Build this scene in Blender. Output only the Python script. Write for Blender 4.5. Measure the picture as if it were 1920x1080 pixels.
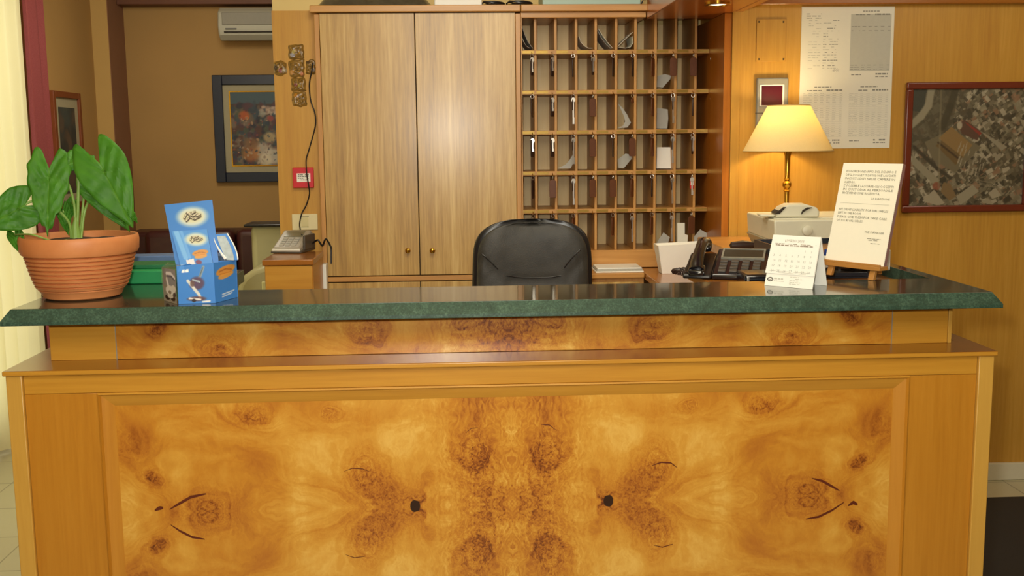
import bpy, math, random
import numpy as np
from mathutils import Vector, Matrix, noise
random.seed(7)
for o in list(bpy.data.objects): bpy.data.objects.remove(o)
S=bpy.context.scene; C=S.collection
V=Vector
# ------------------------------------------------------------- camera
F=2000.; EYE=V((0,0,1.47))
yaw=math.radians(2.8); pit=math.atan(278/F); roll=math.radians(.6)
fw=V((math.sin(yaw)*math.cos(pit),math.cos(yaw)*math.cos(pit),-math.sin(pit)))
r0=V((math.cos(yaw),-math.sin(yaw),0)); u0=r0.cross(fw)
rt=r0*math.cos(roll)-u0*math.sin(roll); up=u0*math.cos(roll)+r0*math.sin(roll)
cd=bpy.data.cameras.new('camera'); cam=bpy.data.objects.new('camera',cd); C.objects.link(cam)
cd.sensor_width=36; cd.lens=36*F/1920; cd.clip_start=.05; cd.clip_end=60
m=Matrix((rt,up,-fw)).transposed().to_4x4(); m.translation=EYE; cam.matrix_world=m
S.camera=cam
def P(x,y,Y): d=fw+rt*((x-960)/F)-up*((y-540)/F); return EYE+d*(Y/d.y)
def PZ(x,y,Z): d=fw+rt*((x-960)/F)-up*((y-540)/F); return EYE+d*((Z-EYE.z)/d.z)
def PX(x,y,X): d=fw+rt*((x-960)/F)-up*((y-540)/F); return EYE+d*(X/d.x)
def X(x,Y,y=300): return P(x,y,Y).x
def Z(y,Y,x=1000): return P(x,y,Y).z
# ------------------------------------------------------------- world and lights
W=bpy.data.worlds.new('world'); S.world=W; W.use_nodes=True
W.node_tree.nodes['Background'].inputs[0].default_value=(1,.97,.86,1)
W.node_tree.nodes['Background'].inputs[1].default_value=1.7
def area(name,loc,target,size,power,col,sizey=None,glossy=True):
    l=bpy.data.lights.new(name,'AREA'); l.energy=power; l.color=col; l.size=size
    if sizey: l.shape='RECTANGLE'; l.size_y=sizey
    o=bpy.data.objects.new(name,l); C.objects.link(o); o.location=loc
    o.rotation_euler=(V(target)-V(loc)).to_track_quat('-Z','Y').to_euler(); return o
area('camera_flash',(-.06,.02,1.56),(0.02,4,1.25),.06,34,(1,.97,.88))
area('fill_light_front',(0.1,.3,2.5),(0.1,4.4,1.2),1.2,46,(1,.93,.76))  # added fill from the front for the rack and desk, no fitting
area('fill_light_desk',(0.0,3.0,2.55),(0.0,4.0,.6),1.0,28,(1,.93,.76))  # unseen fill added overhead to brighten the cabinets
area('ceiling_lamp_light_lobby',(-1.3,5.4,2.5),(-1.2,6.4,.6),.6,18,(1,.92,.76))
area('area_light_right',(2.2,2.9,2.5),(2.2,3.9,1.0),.6,9,(1,.92,.74))  # overhead area light at the right, no fitting modelled
S.view_settings.view_transform='Standard'; S.view_settings.look='None'
S.view_settings.exposure=0.0; S.view_settings.gamma=1; S.view_settings.use_curve_mapping=False
# ------------------------------------------------------------- materials
def lin(c):
    if isinstance(c,str): c=[int(c[i:i+2],16)/255 for i in (0,2,4)]
    return tuple((v/12.92 if v<=.04045 else ((v+.055)/1.055)**2.4) for v in c)
class NT:
    def __init__(s,name):
        s.m=bpy.data.materials.new(name); s.m.use_nodes=True; s.t=s.m.node_tree
        s.b=s.t.nodes['Principled BSDF']; s.out=s.t.nodes['Material Output']
    def n(s,typ,**k):
        x=s.t.nodes.new(typ)
        for a,b in k.items(): setattr(x,a,b)
        return x
    def set(s,sock,v):
        if isinstance(v,bpy.types.NodeSocket): s.t.links.new(v,sock)
        else: sock.default_value=v
    def M(s,op,a,b=0.,c=0.):
        x=s.n('ShaderNodeMath',operation=op)
        s.set(x.inputs[0],a); s.set(x.inputs[1],b); s.set(x.inputs[2],c); return x.outputs[0]
    def obj(s): 
        x=s.n('ShaderNodeTexCoord'); return x.outputs['Object']
    def map(s,v,scale=(1,1,1),loc=(0,0,0)):
        x=s.n('ShaderNodeMapping'); s.set(x.inputs[0],v); x.inputs['Scale'].default_value=scale; x.inputs['Location'].default_value=loc; return x.outputs[0]
    def noise(s,v,scale,detail=3,rough=.55,dist=0.):
        x=s.n('ShaderNodeTexNoise'); s.set(x.inputs['Vector'],v); x.inputs['Scale'].default_value=scale
        x.inputs['Detail'].default_value=detail; x.inputs['Roughness'].default_value=rough; x.inputs['Distortion'].default_value=dist
        return x.outputs['Fac'],x.outputs['Color']
    def ramp(s,v,stops):
        x=s.n('ShaderNodeValToRGB'); s.set(x.inputs[0],v); e=x.color_ramp.elements
        while len(e)<len(stops): e.new(.5)
        for i,(p,c) in enumerate(stops): e[i].position=p; e[i].color=(*lin(c),1)
        return x.outputs[0]
    def mix(s,f,a,b,mode='MIX'):
        x=s.n('ShaderNodeMix',data_type='RGBA',blend_type=mode)
        s.set(x.inputs[0],f); s.set(x.inputs[6],a); s.set(x.inputs[7],b); return x.outputs[2]
    def sep(s,v): x=s.n('ShaderNodeSeparateXYZ'); s.set(x.inputs[0],v); return x.outputs
    def com(s,a,b,c):
        x=s.n('ShaderNodeCombineXYZ'); s.set(x.inputs[0],a); s.set(x.inputs[1],b); s.set(x.inputs[2],c); return x.outputs[0]
    def bump(s,h,st,dist=.002):
        x=s.n('ShaderNodeBump'); s.set(x.inputs['Height'],h); x.inputs['Strength'].default_value=st; x.inputs['Distance'].default_value=dist
        s.t.links.new(x.outputs[0],s.b.inputs['Normal'])
    def fin(s,col=None,rough=.5,metal=0.,spec=.5,coat=0.,**k):
        if col is not None: s.set(s.b.inputs['Base Color'],col)
        s.set(s.b.inputs['Roughness'],rough); s.b.inputs['Metallic'].default_value=metal
        s.b.inputs['Specular IOR Level'].default_value=spec; s.b.inputs['Coat Weight'].default_value=coat
        s.b.inputs['Coat Roughness'].default_value=.22
        for a,b in k.items(): s.b.inputs[a.replace('_',' ')].default_value=b
        return s.m
def plain(name,c,rough=.5,metal=0.,spec=.5,var=.06,sc=60,coat=0.,bump=0,**k):
    t=NT(name); f,_=t.noise(t.obj(),sc,4)
    b=lin(c); lo=tuple(x*(1-var) for x in b)+(1,); hi=tuple(min(1,x*(1+var)) for x in b)+(1,)
    if bump: t.bump(f,bump)
    return t.fin(t.mix(f,lo,hi),rough,metal,spec,coat,**k)
def wood(name,c0,c1,c2,axis='z',fine=70,rough=.3,coat=.3,big=3.,contrast=(.3,.7)):
    t=NT(name); o=t.obj(); s={'z':(1,1,.045),'x':(.045,1,1),'y':(1,.045,1)}[axis]
    v=t.map(o,s); f1,_=t.noise(v,fine,4,.65,.3); f2,_=t.noise(v,big*3,3,.5,1.2); f3,_=t.noise(t.map(o,tuple(q**.5 for q in s)),big*.6,2)
    f=t.M('ADD',t.M('MULTIPLY',f1,.45),t.M('ADD',t.M('MULTIPLY',f2,.35),t.M('MULTIPLY',f3,.2)))
    col=t.ramp(f,[(contrast[0],c0),(.5,c1),(contrast[1],c2)])
    t.bump(f1,.05,.001)
    return t.fin(col,rough,0,.4,coat)
M={}
M['door']=wood('pale_veneer','94703A','B8934E','D2B270','z',90,.40,.4,4,(.36,.64))
M['cab']=wood('cabinet_wood','A06E34','BE8A48','CC9C58','z',60,.4,.2,3,(.3,.7))
M['cabx']=wood('cabinet_wood_across','A06E34','BE8A48','CC9C58','x',60,.4,.2,3,(.3,.7))
M['wallwood']=wood('wall_veneer','AE7A30','C09038','CE9E48','z',80,.42,.1,2,(.3,.7))
M['deskx']=wood('desk_wood_across','A9701E','C08A2E','CC9A3C','x',70,.36,.25,2,(.25,.75))
M['deskz']=wood('desk_wood_upright','A26416','B67A22','C4892E','z',70,.36,.25,2,(.25,.75))
M['post']=wood('desk_corner_wood','B48330','C69842','CFA24A','z',60,.4,.2,2,(.25,.75))
M['ledge']=wood('ledge_wood','8C5218','9C6020','A96C28','x',70,.22,.5,2,(.25,.75))
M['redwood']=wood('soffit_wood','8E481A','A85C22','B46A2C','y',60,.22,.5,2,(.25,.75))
M['slot']=wood('compartment_wood','E2C284','ECD098','F2DCAC','z',60,.5,.1,3,(.3,.7))
M['slotdark']=wood('divider_wood','A8783C','C08E4C','CE9E5C','z',60,.45,.1,3,(.3,.7))
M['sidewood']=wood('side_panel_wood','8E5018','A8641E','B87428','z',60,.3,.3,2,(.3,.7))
M['easel']=plain('easel_wood','B07A38',.5,var=.12)
M['darkframe']=plain('mahogany_frame','6B2A18',.3,coat=.3,var=.15,sc=30)
M['brass']=plain('brass','C79A3C',.22,1.,var=.05)
M['dullbrass']=plain('number_plate_brass','9A7C34',.35,.55,var=.2,sc=200)
M['chrome']=plain('steel','BDB8AE',.3,.85)
M['paper']=plain('white_paper','E4E2D2',.7,var=.02)
M['greypaper']=plain('grey_paper','A9A79E',.7,var=.05)
M['whitepaper']=plain('bright_paper','F0EEE4',.6,var=.02)
M['ink']=plain('ink','8A8A80',.7,var=.1)
M['inkdark']=plain('dark_ink','55554E',.7,var=.1)
M['inklight']=plain('faint_ink','BFBFB2',.7,var=.05)
M['black']=plain('black_plastic','1C1A1A',.32,var=.1)
M['blackgloss']=plain('glossy_black_plastic','17151A',.14,var=.1,coat=.5)
M['bluegrey']=plain('dark_slate_plastic','2A3038',.25,var=.1,coat=.3)
M['screen']=plain('grey_screen','3A3A30',.15,var=.05)
M['silver']=plain('silver_trim','9C9888',.35,.3)
M['beige']=plain('beige_plastic','D6D2BA',.42,var=.03)
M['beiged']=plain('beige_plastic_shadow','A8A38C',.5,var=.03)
M['greyplastic']=plain('grey_plastic','9A9384',.4,var=.05)
M['dgrey']=plain('dark_grey_plastic','4C463E',.45,var=.05)
M['ac']=plain('ac_plastic','B8B4A0',.5,var=.03)
M['red']=plain('red_plastic','C8202A',.35,var=.05)
M['maroon']=plain('maroon_leather','3A1614',.4,var=.2,sc=20)
M['olive']=plain('pale_olive_leather','A6A078',.38,var=.08,sc=8,bump=.1)
M['cream']=plain('cream_paint','D9C283',.8,var=.03,sc=10)
M['switchm']=plain('ivory_plastic','DCD0A0',.4,var=.02)
M['whitep']=plain('white_plastic','E2E2D8',.35,var=.02)
M['navy']=plain('navy_frame','1E2434',.4,var=.1)
M['mat']=plain('grey_mat_board','A69C7C',.7,var=.04)
M['green']=plain('green_card','1E8C50',.45,var=.1,sc=25)
M['dgreen']=plain('dark_green_card','1B6B42',.45,var=.1,sc=25)
M['bluecard']=plain('slate_blue_card','56709A',.5,var=.08)
M['blue']=plain('bright_blue_card','3B82D0',.35,var=.05,coat=.3)
M['darkred']=plain('dark_red_panel','4A0C1C',.3,var=.2,sc=30)
M['soil']=plain('soil','3A2818',.9,var=.4,sc=80,bump=.6)
M['stem']=plain('plant_stem','7FA048',.5,var=.15)
M['rug']=plain('dark_mat','2A2620',.9,var=.2,sc=120)
M['leathertag']=plain('brown_leather','5E3418',.45,var=.3,sc=60)
M['darktag']=plain('dark_leather','2C1A14',.4,var=.3,sc=60)
M['redtag']=plain('red_tag','C02018',.35,var=.05)
M['teal']=plain('pale_teal_card','A9C4B8',.5,var=.04)
M['hole']=plain('dark_slot','2A2016',.8)
def walls():
    t=NT('ochre_paint'); f,_=t.noise(t.obj(),90,4); g,_=t.noise(t.obj(),1.2,2)
    t.bump(f,.15,.002); return t.fin(t.ramp(g,[(.3,'A8834A'),(.7,'B38C50')]),.75)
M['wall']=walls()
M['pilaster']=plain('pale_ochre_paint','BE9A58',.8,var=.03,sc=8)
M['mauve']=plain('pilaster_side_shaded','8E6446',.8,var=.05,sc=8)  # darker coat holds the shade on the pilaster's side
M['beam']=plain('dark_beam','6A4028',.6,var=.2,sc=8)
def leather():
    t=NT('black_leather'); x=t.n('ShaderNodeTexVoronoi'); t.set(x.inputs['Vector'],t.obj()); x.inputs['Scale'].default_value=260
    f,_=t.noise(t.obj(),14,4); t.bump(x.outputs['Distance'],.25,.001)
    return t.fin(t.ramp(f,[(.3,'2A2823'),(.7,'38352E')]),.55,0,.5)
M['leather']=leather()
def marble(name,rough,lo,mid,hi,coat):
    t=NT(name); o=t.obj(); f,_=t.noise(o,35,8,.75,.5); g,_=t.noise(o,5,5,.6,1.5); h,_=t.noise(o,240,3,.7)
    v=t.M('ADD',t.M('MULTIPLY',f,.40),t.M('ADD',t.M('MULTIPLY',g,.12),t.M('MULTIPLY',h,.48)))
    vein=t.M('ABSOLUTE',t.M('SUBTRACT',t.noise(o,7,6,.6,2.0)[0],.5)); vm=t.M('LESS_THAN',vein,.006)
    col=t.mix(t.M('MULTIPLY',vm,.12),t.ramp(v,[(.36,lo),(.5,mid),(.64,hi)]),(*lin('6E8C78'),1))
    return t.fin(col,rough,0,.5,coat)
M['marble']=marble('green_marble_polished',.07,'1A1A15','28302A','3A463C',.3)
M['marbleh']=marble('green_marble_honed_edge',.42,'1E3228','304A3C','4E6A58',0)
def tiles():
    t=NT('floor_tiles'); b=t.n('ShaderNodeTexBrick'); t.set(b.inputs['Vector'],t.obj()); b.offset=0
    b.inputs['Scale'].default_value=1; b.inputs['Brick Width'].default_value=.33; b.inputs['Row Height'].default_value=.33; b.inputs['Mortar Size'].default_value=.003
    b.inputs['Color1'].default_value=(*lin('C3BF9F'),1); b.inputs['Color2'].default_value=(*lin('BCB797'),1); b.inputs['Mortar'].default_value=(*lin('8A8468'),1)
    f,_=t.noise(t.obj(),12,5); return t.fin(t.mix(t.M('MULTIPLY',f,.2),b.outputs[0],(*lin('9A9678'),1)),.3,0,.5)
M['floor']=tiles()
def sheer():
    t=NT('sheer_curtain'); tr=t.n('ShaderNodeBsdfTranslucent'); tr.inputs[0].default_value=(*lin('F4ECB8'),1)
    df=t.n('ShaderNodeBsdfDiffuse'); df.inputs[0].default_value=(*lin('F0E8B8'),1)
    mx=t.n('ShaderNodeMixShader'); mx.inputs[0].default_value=.45
    t.t.links.new(tr.outputs[0],mx.inputs[1]); t.t.links.new(df.outputs[0],mx.inputs[2]); t.t.links.new(mx.outputs[0],t.out.inputs[0]); return t.m
M['sheer']=sheer()
def drape():
    t=NT('rose_drape'); tr=t.n('ShaderNodeBsdfTranslucent'); tr.inputs[0].default_value=(*lin('A04840'),1)
    mx=t.n('ShaderNodeMixShader'); mx.inputs[0].default_value=.25; f,_=t.noise(t.obj(),200,3)
    t.fin(t.ramp(f,[(.3,'8E4242'),(.7,'A25250')]),.9)
    t.t.links.new(t.b.outputs[0],mx.inputs[1]); t.t.links.new(tr.outputs[0],mx.inputs[2]); t.t.links.new(mx.outputs[0],t.out.inputs[0]); return t.m
M['drape']=drape()
def shade():
    t=NT('lamp_shade_fabric'); tr=t.n('ShaderNodeBsdfTranslucent'); tr.inputs[0].default_value=(*lin('F6E8B8'),1)
    mx=t.n('ShaderNodeMixShader'); mx.inputs[0].default_value=.40; f,_=t.noise(t.map(t.obj(),(1,1,.2)),400,2)
    t.fin(t.ramp(f,[(.3,'D8CBA0'),(.7,'E0D4AC')]),.9)
    t.t.links.new(t.b.outputs[0],mx.inputs[1]); t.t.links.new(tr.outputs[0],mx.inputs[2]); t.t.links.new(mx.outputs[0],t.out.inputs[0]); return t.m
M['shade']=shade()
def emis(name,c,st):
    t=NT(name); t.b.inputs['Emission Color'].default_value=(*lin(c),1); t.b.inputs['Emission Strength'].default_value=st; return t.fin((*lin(c),1),.4)
M['bulb']=emis('lit_bulb','FFE0A0',12); M['spot']=emis('lit_spot','FFF4D8',6); M['glow']=emis('ceiling_fitting_glow','FFC070',4)
def acrylic(name,c,a):
    t=NT(name); tr=t.n('ShaderNodeBsdfTransparent'); tr.inputs[0].default_value=(*lin(c),1); mx=t.n('ShaderNodeMixShader'); mx.inputs[0].default_value=a
    t.fin((*lin('C8C0A8'),1),.12); t.t.links.new(tr.outputs[0],mx.inputs[1]); t.t.links.new(t.b.outputs[0],mx.inputs[2]); t.t.links.new(mx.outputs[0],t.out.inputs[0]); return t.m
M['acrylic']=acrylic('clear_acrylic','F8F6F0',.10); M['glass']=acrylic('window_glass','FFFFFF',.06)
def printed(name,rough=.5,coat=0.):
    t=NT(name); a=t.n('ShaderNodeAttribute'); a.attribute_name='Col'
    return t.fin(a.outputs['Color'],rough,0,.5,coat)
M['print']=printed('printed_card',.4,.2); M['printflat']=printed('printed_matt',.7); M['oil']=printed('oil_paint',.6); M['photo']=printed('glazed_photo',.5,.35)
M['ceramic']=printed('glazed_ceramic',.35,.3)
def terracotta():
    t=NT('terracotta_plastic'); f,_=t.noise(t.obj(),25,4); g,_=t.noise(t.obj(),3,3)
    return t.fin(t.ramp(t.M('ADD',t.M('MULTIPLY',f,.4),t.M('MULTIPLY',g,.6)),[(.3,'C0743E'),(.7,'D48C56')]),.5,0,.4)
M['terra']=terracotta()
def leafm():
    t=NT('leaf'); f,_=t.noise(t.obj(),18,5,.6,.6); a=t.n('ShaderNodeAttribute'); a.attribute_name='Col'
    tr=t.n('ShaderNodeBsdfTranslucent'); base=t.mix(.55,a.outputs['Color'],t.ramp(f,[(.3,'3A7A1A'),(.7,'5E9E2C')]))
    t.fin(base,.5,0,.35); t.set(tr.inputs[0],t.mix(.5,base,(*lin('7CB030'),1)))
    mx=t.n('ShaderNodeMixShader'); mx.inputs[0].default_value=.3
    t.t.links.new(t.b.outputs[0],mx.inputs[1]); t.t.links.new(tr.outputs[0],mx.inputs[2]); t.t.links.new(mx.outputs[0],t.out.inputs[0]); return t.m
M['leaf']=leafm()
def burl(name,knots,cx,cz,mirrorz,seed,rays=1.):
    """book-matched burl veneer. knots: dx, z, rx, rz, dark amount, ring count, black core (metres from the mirror lines)"""
    t=NT(name); o=t.obj(); x,y,z=t.sep(o)
    ax=t.M('ABSOLUTE',t.M('SUBTRACT',x,cx)); az=t.M('SUBTRACT',z,cz)
    if mirrorz: az=t.M('ABSOLUTE',az)
    base=t.com(ax,seed,az)
    # wandering between the leaves so that the mirror is not perfect
    wob,wc=t.noise(t.com(x,seed+3,z),3.5,3,.5); 
    n1,c1=t.noise(base,6,4,.6); n2,c2=t.noise(base,26,5,.65)
    def off(c,k,i): return t.M('MULTIPLY',t.M('SUBTRACT',t.sep(c)[i],.5),k)
    wx=t.M('ADD',ax,t.M('ADD',off(c1,.09,0),t.M('ADD',off(c2,.022,0),off(wc,.035,0))))
    wz=t.M('ADD',az,t.M('ADD',off(c1,.07,1),t.M('ADD',off(c2,.022,1),off(wc,.03,1))))
    dark=None; ph=None; core=None
    for (kx,kz,rx,rz,am,rings,bl) in knots:
        dx=t.M('DIVIDE',t.M('SUBTRACT',wx,kx),rx); dz=t.M('DIVIDE',t.M('SUBTRACT',wz,kz),rz)
        d2=t.M('ADD',t.M('MULTIPLY',dx,dx),t.M('MULTIPLY',dz,dz))
        g=t.M('POWER',2.718,t.M('MULTIPLY',d2,-.9))
        a=t.M('MULTIPLY',g,am); dark=a if dark is None else t.M('ADD',dark,a)
        p=t.M('MULTIPLY',t.M('DIVIDE',1.,t.M('ADD',1.,d2)),rings); ph=p if ph is None else t.M('ADD',ph,p)
        if bl:
            ux=t.M('DIVIDE',t.M('SUBTRACT',t.M('ADD',ax,off(c2,.012,0)),kx),rx); uz=t.M('DIVIDE',t.M('ADD',az,off(c2,.012,1)),rz); e=t.M('LESS_THAN',t.M('ADD',t.M('MULTIPLY',ux,ux),t.M('MULTIPLY',uz,uz)),bl); core=e if core is None else t.M('MAXIMUM',core,e)
    # flowing grain, rings wrapped round the knots
    gr,_=t.noise(t.com(t.M('MULTIPLY',wx,2.2),seed,t.M('ADD',t.M('MULTIPLY',wz,9.),ph)),2.6,6,.6,.7)
    fine,_=t.noise(t.com(t.M('MULTIPLY',wx,30.),seed,t.M('ADD',t.M('MULTIPLY',wz,120.),t.M('MULTIPLY',ph,14.))),1.6,3,.6)
    curl,_=t.noise(base,75,4,.7,2.2)
    cloud,_=t.noise(t.com(ax,seed+9,az),3.4,4,.5,1.6)
    dk=t.M('MINIMUM',dark,1.)
    cm=t.M('POWER',2.718,t.M('MULTIPLY',t.M('MULTIPLY',ax,ax),-28.))
    fr,_=t.noise(t.com(t.M('MULTIPLY',wx,34.),seed+2,t.M('MULTIPLY',wz,13.)),2.2,4,.6,1.6)
    spk,_=t.noise(base,62,2,.5,1.)
    v=t.M('ADD',t.M('MULTIPLY',gr,.80),t.M('ADD',t.M('MULTIPLY',fine,.15),t.M('MULTIPLY',cloud,.85)))
    v=t.M('ADD',t.M('SUBTRACT',v,.40),t.M('MULTIPLY',t.M('SUBTRACT',fr,.5),t.M('ADD',.16,t.M('MULTIPLY',cm,.75))))
    v=t.M('SUBTRACT',v,t.M('MULTIPLY',dk,t.M('ADD',.25,t.M('MULTIPLY',t.M('SUBTRACT',curl,.5),1.2))))
    v=t.M('SUBTRACT',v,t.M('MULTIPLY',t.M('MULTIPLY',cm,dk),t.M('MULTIPLY',t.M('GREATER_THAN',spk,.66),.2)))
    col=t.ramp(v,[(.0,'5E2A0C'),(.14,'8E4E18'),(.27,'AC6A22'),(.42,'BE8028'),(.60,'CC963A'),(.82,'DEB45C')])
    if core is not None: col=t.mix(core,col,(*lin('2A1008'),1))
    t.bump(fine,.02,.001)
    return t.fin(col,.3,0,.45,.35)
# ------------------------------------------------------------- mesh builder
class MB:
    def __init__(s): s.v=[]; s.f=[]; s.mi=[]; s.col=[]
    def add(s,vs,fs,mi=0):
        b=len(s.v); s.v+= [V(q) for q in vs]; s.f+=[tuple(b+i for i in f) for f in fs]; s.mi+=[mi]*len(fs); return s
    def box(s,x0,x1,y0,y1,z0,z1,mi=0,mx=None):
        vs=[V((x,y,z)) for z in (z0,z1) for y in (y0,y1) for x in (x0,x1)]
        if mx is not None: vs=[mx@q for q in vs]
        return s.add(vs,[(0,2,3,1),(4,5,7,6),(0,1,5,4),(2,6,7,3),(0,4,6,2),(1,3,7,5)],mi)
    def loft(s,rings,cap=True,closed=True,mi=0):
        n=len(rings[0]); vs=[q for r in rings for q in r]; fs=[]
        for i in range(len(rings)-1):
            for j in range(n if closed else n-1):
                k=(j+1)%n; fs.append((i*n+j,i*n+k,(i+1)*n+k,(i+1)*n+j))
        if cap and closed: fs.append(tuple(range(n))[::-1]); fs.append(tuple((len(rings)-1)*n+j for j in range(n)))
        return s.add(vs,fs,mi)
    def tube(s,pts,r,seg=8,cap=True):
        pts=[V(p) for p in pts]; rings=[]; nrm=None
        for i,p in enumerate(pts):
            t=(pts[min(i+1,len(pts)-1)]-pts[max(i-1,0)]).normalized()
            if nrm is None: nrm=t.orthogonal().normalized()
            nrm=(nrm-t*nrm.dot(t)).normalized(); b=t.cross(nrm); rr=r[i] if hasattr(r,'__len__') else r
            rings.append([p+(nrm*math.cos(a)+b*math.sin(a))*rr for a in [2*math.pi*k/seg for k in range(seg)]])
        return s.loft(rings,cap)
    def lathe(s,prof,c=(0,0,0),seg=32,mx=None,cap=True,sy=1.):
        c=V(c); rings=[]
        for r,z in prof:
            ring=[V((r*math.cos(a),r*math.sin(a)*sy,z)) for a in [2*math.pi*k/seg for k in range(seg)]]
            if mx is not None: ring=[mx@q for q in ring]
            rings.append([q+c for q in ring])
        return s.loft(rings,cap)
    def prism(s,pts,h,mi=0):
        """pts: outline (3D), h: extrusion vector"""
        pts=[V(p) for p in pts]; h=V(h); n=len(pts)
        fs=[tuple(range(n))[::-1],tuple(range(n,2*n))]+[(i,(i+1)%n,n+(i+1)%n,n+i) for i in range(n)]
        return s.add(pts+[p+h for p in pts],fs,mi)
    def xf(s,mx): s.v=[mx@q for q in s.v]; return s
    def build(s,name,mat,parent=None,world=True,bevel=0,smooth=True,segs=2,origin=None):
        me=bpy.data.meshes.new(name)
        off=V((0,0,0))
        if parent is None:
            if origin is not None: off=V(origin)
            elif world:
                xs=[q.x for q in s.v]; ys=[q.y for q in s.v]; off=V(((min(xs)+max(xs))/2,(min(ys)+max(ys))/2,min(q.z for q in s.v)))
        elif world:
            p=parent
            while p: off+=p.location; p=p.parent
        me.from_pydata([tuple(q-off) for q in s.v],[],s.f); 
        mats=mat if isinstance(mat,(list,tuple)) else [mat]
        for q in mats: me.materials.append(q)
        if len(mats)>1: me.polygons.foreach_set('material_index',s.mi)
        me.validate(); me.update()
        import bmesh
        bm=bmesh.new(); bm.from_mesh(me); bmesh.ops.recalc_face_normals(bm,faces=bm.faces); bm.to_mesh(me); bm.free()
        if smooth:
            me.polygons.foreach_set('use_smooth',[True]*len(me.polygons)); me.set_sharp_from_angle(angle=math.radians(35))
        o=bpy.data.objects.new(name,me); C.objects.link(o)
        if parent: o.parent=parent
        else: o.location=off
        if bevel:
            b=o.modifiers.new('bevel','BEVEL'); b.width=bevel; b.segments=segs; b.limit_method='ANGLE'; b.angle_limit=math.radians(40)
        return o
def tag(o,label=None,cat=None,group=None,kind=None):
    if label: o['label']=label
    if cat: o['category']=cat
    if group: o['group']=group
    if kind: o['kind']=kind
    return o
def thing(name,label,cat,loc,rz=0,group=None,mx=None):
    o=bpy.data.objects.new(name,None); o.empty_display_size=.05; C.objects.link(o); o.location=loc; o.rotation_euler=(0,0,rz)
    if mx is not None: o.matrix_world=mx
    return tag(o,label,cat,group)
def setting(o): o['kind']='structure'; return o
def box(*a): return MB().box(*a)
# coloured grid (flat print): quad corners bl,br,tr,tl ; img HxWx3 (row 0 = bottom), colours sRGB 0..1
def print_grid(name,quad,img,mat,parent,world=True,bulge=None):
    H,Wd=img.shape[:2]; bl,br,tr,tl=[V(q) for q in quad]; vs=[]
    for j in range(H):
        for i in range(Wd):
            u=i/(Wd-1); w=j/(H-1); p=(bl*(1-u)+br*u)*(1-w)+(tl*(1-u)+tr*u)*w
            if bulge: p=p+bulge(u,w)
            vs.append(p)
    fs=[(j*Wd+i,j*Wd+i+1,(j+1)*Wd+i+1,(j+1)*Wd+i) for j in range(H-1) for i in range(Wd-1)]
    mb=MB(); mb.v=vs; mb.f=fs; mb.mi=[0]*len(fs)
    o=mb.build(name,mat,parent,world); me=o.data
    c=np.clip(img,0,1).reshape(-1,3); c=np.where(c<=.04045,c/12.92,((c+.055)/1.055)**2.4)
    a=me.color_attributes.new('Col','FLOAT_COLOR','POINT'); a.data.foreach_set('color',np.concatenate([c,np.ones((len(c),1))],1).astype(np.float32).ravel())
    return o
def hx(c): return np.array([int(c[i:i+2],16)/255 for i in (0,2,4)])
class Img:
    def __init__(s,w,h,c): s.a=np.ones((h,w,3))*hx(c); s.w=w; s.h=h; s.Y,s.X=np.mgrid[0:h,0:w]; s.X=s.X/(w-1); s.Y=s.Y/(h-1)
    def poly(s,pts,c,al=1.):
        inside=np.zeros(s.X.shape,bool); n=len(pts)
        for i in range(n):
            x0,y0=pts[i]; x1,y1=pts[(i+1)%n]
            if y0==y1: continue
            cr=((s.Y>=min(y0,y1))&(s.Y<max(y0,y1))); xi=x0+(s.Y-y0)*(x1-x0)/(y1-y0); inside^=cr&(s.X<xi)
        s.a[inside]=s.a[inside]*(1-al)+hx(c)*al
    def blob(s,x,y,rx,ry,c,al=1.,soft=.3,ang=0.):
        dx=(s.X-x); dy=(s.Y-y); ca,sa=math.cos(ang),math.sin(ang); d=np.sqrt(((dx*ca+dy*sa)/rx)**2+((-dx*sa+dy*ca)/ry)**2)
        k=(np.clip((1+soft-d)/soft/1.0,0,1)*al)[...,None] if soft else ((d<1)*al)[...,None]
        s.a=s.a*(1-k)+hx(c)*k
    def line(s,pts,w,c,al=1.):
        for (x0,y0),(x1,y1) in zip(pts,pts[1:]):
            L=(x1-x0)**2+(y1-y0)**2+1e-9; t=np.clip(((s.X-x0)*(x1-x0)+(s.Y-y0)*(y1-y0))/L,0,1)
            d=np.hypot(s.X-x0-t*(x1-x0),s.Y-y0-t*(y1-y0)); k=(np.clip((w*1.3-d)/(w*.5),0,1)*al)[...,None]; s.a=s.a*(1-k)+hx(c)*k
def text(s,size,align='LEFT',bold=0.):
    c=bpy.data.curves.new('t','FONT'); c.body=s; c.size=size; c.align_x=align; c.resolution_u=1; c.offset=bold; c.space_line=1.0
    o=bpy.data.objects.new('t',c); C.objects.link(o); bpy.context.view_layer.update()
    me=bpy.data.meshes.new_from_object(o.evaluated_get(bpy.context.evaluated_depsgraph_get()))
    vs=[v.co.copy() for v in me.vertices]; fs=[tuple(p.vertices) for p in me.polygons]
    bpy.data.objects.remove(o); bpy.data.curves.remove(c); bpy.data.meshes.remove(me); return vs,fs
def frame(bl,br,tl):
    """matrix whose x runs bl->br, y runs bl->tl, z towards the viewer"""
    bl,br,tl=V(bl),V(br),V(tl); x=(br-bl).normalized(); y=(tl-bl); y=(y-x*y.dot(x)).normalized(); z=x.cross(y)
    m=Matrix((x,y,z)).transposed().to_4x4(); m.translation=bl; return m
def put_text(mb,s,x,y,size,align='LEFT',z=.0006,bold=0.,sx=1.):
    vs,fs=text(s,size,align,bold); mb.add([V((x+v.x*sx,y+v.y,z)) for v in vs],fs)
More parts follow.
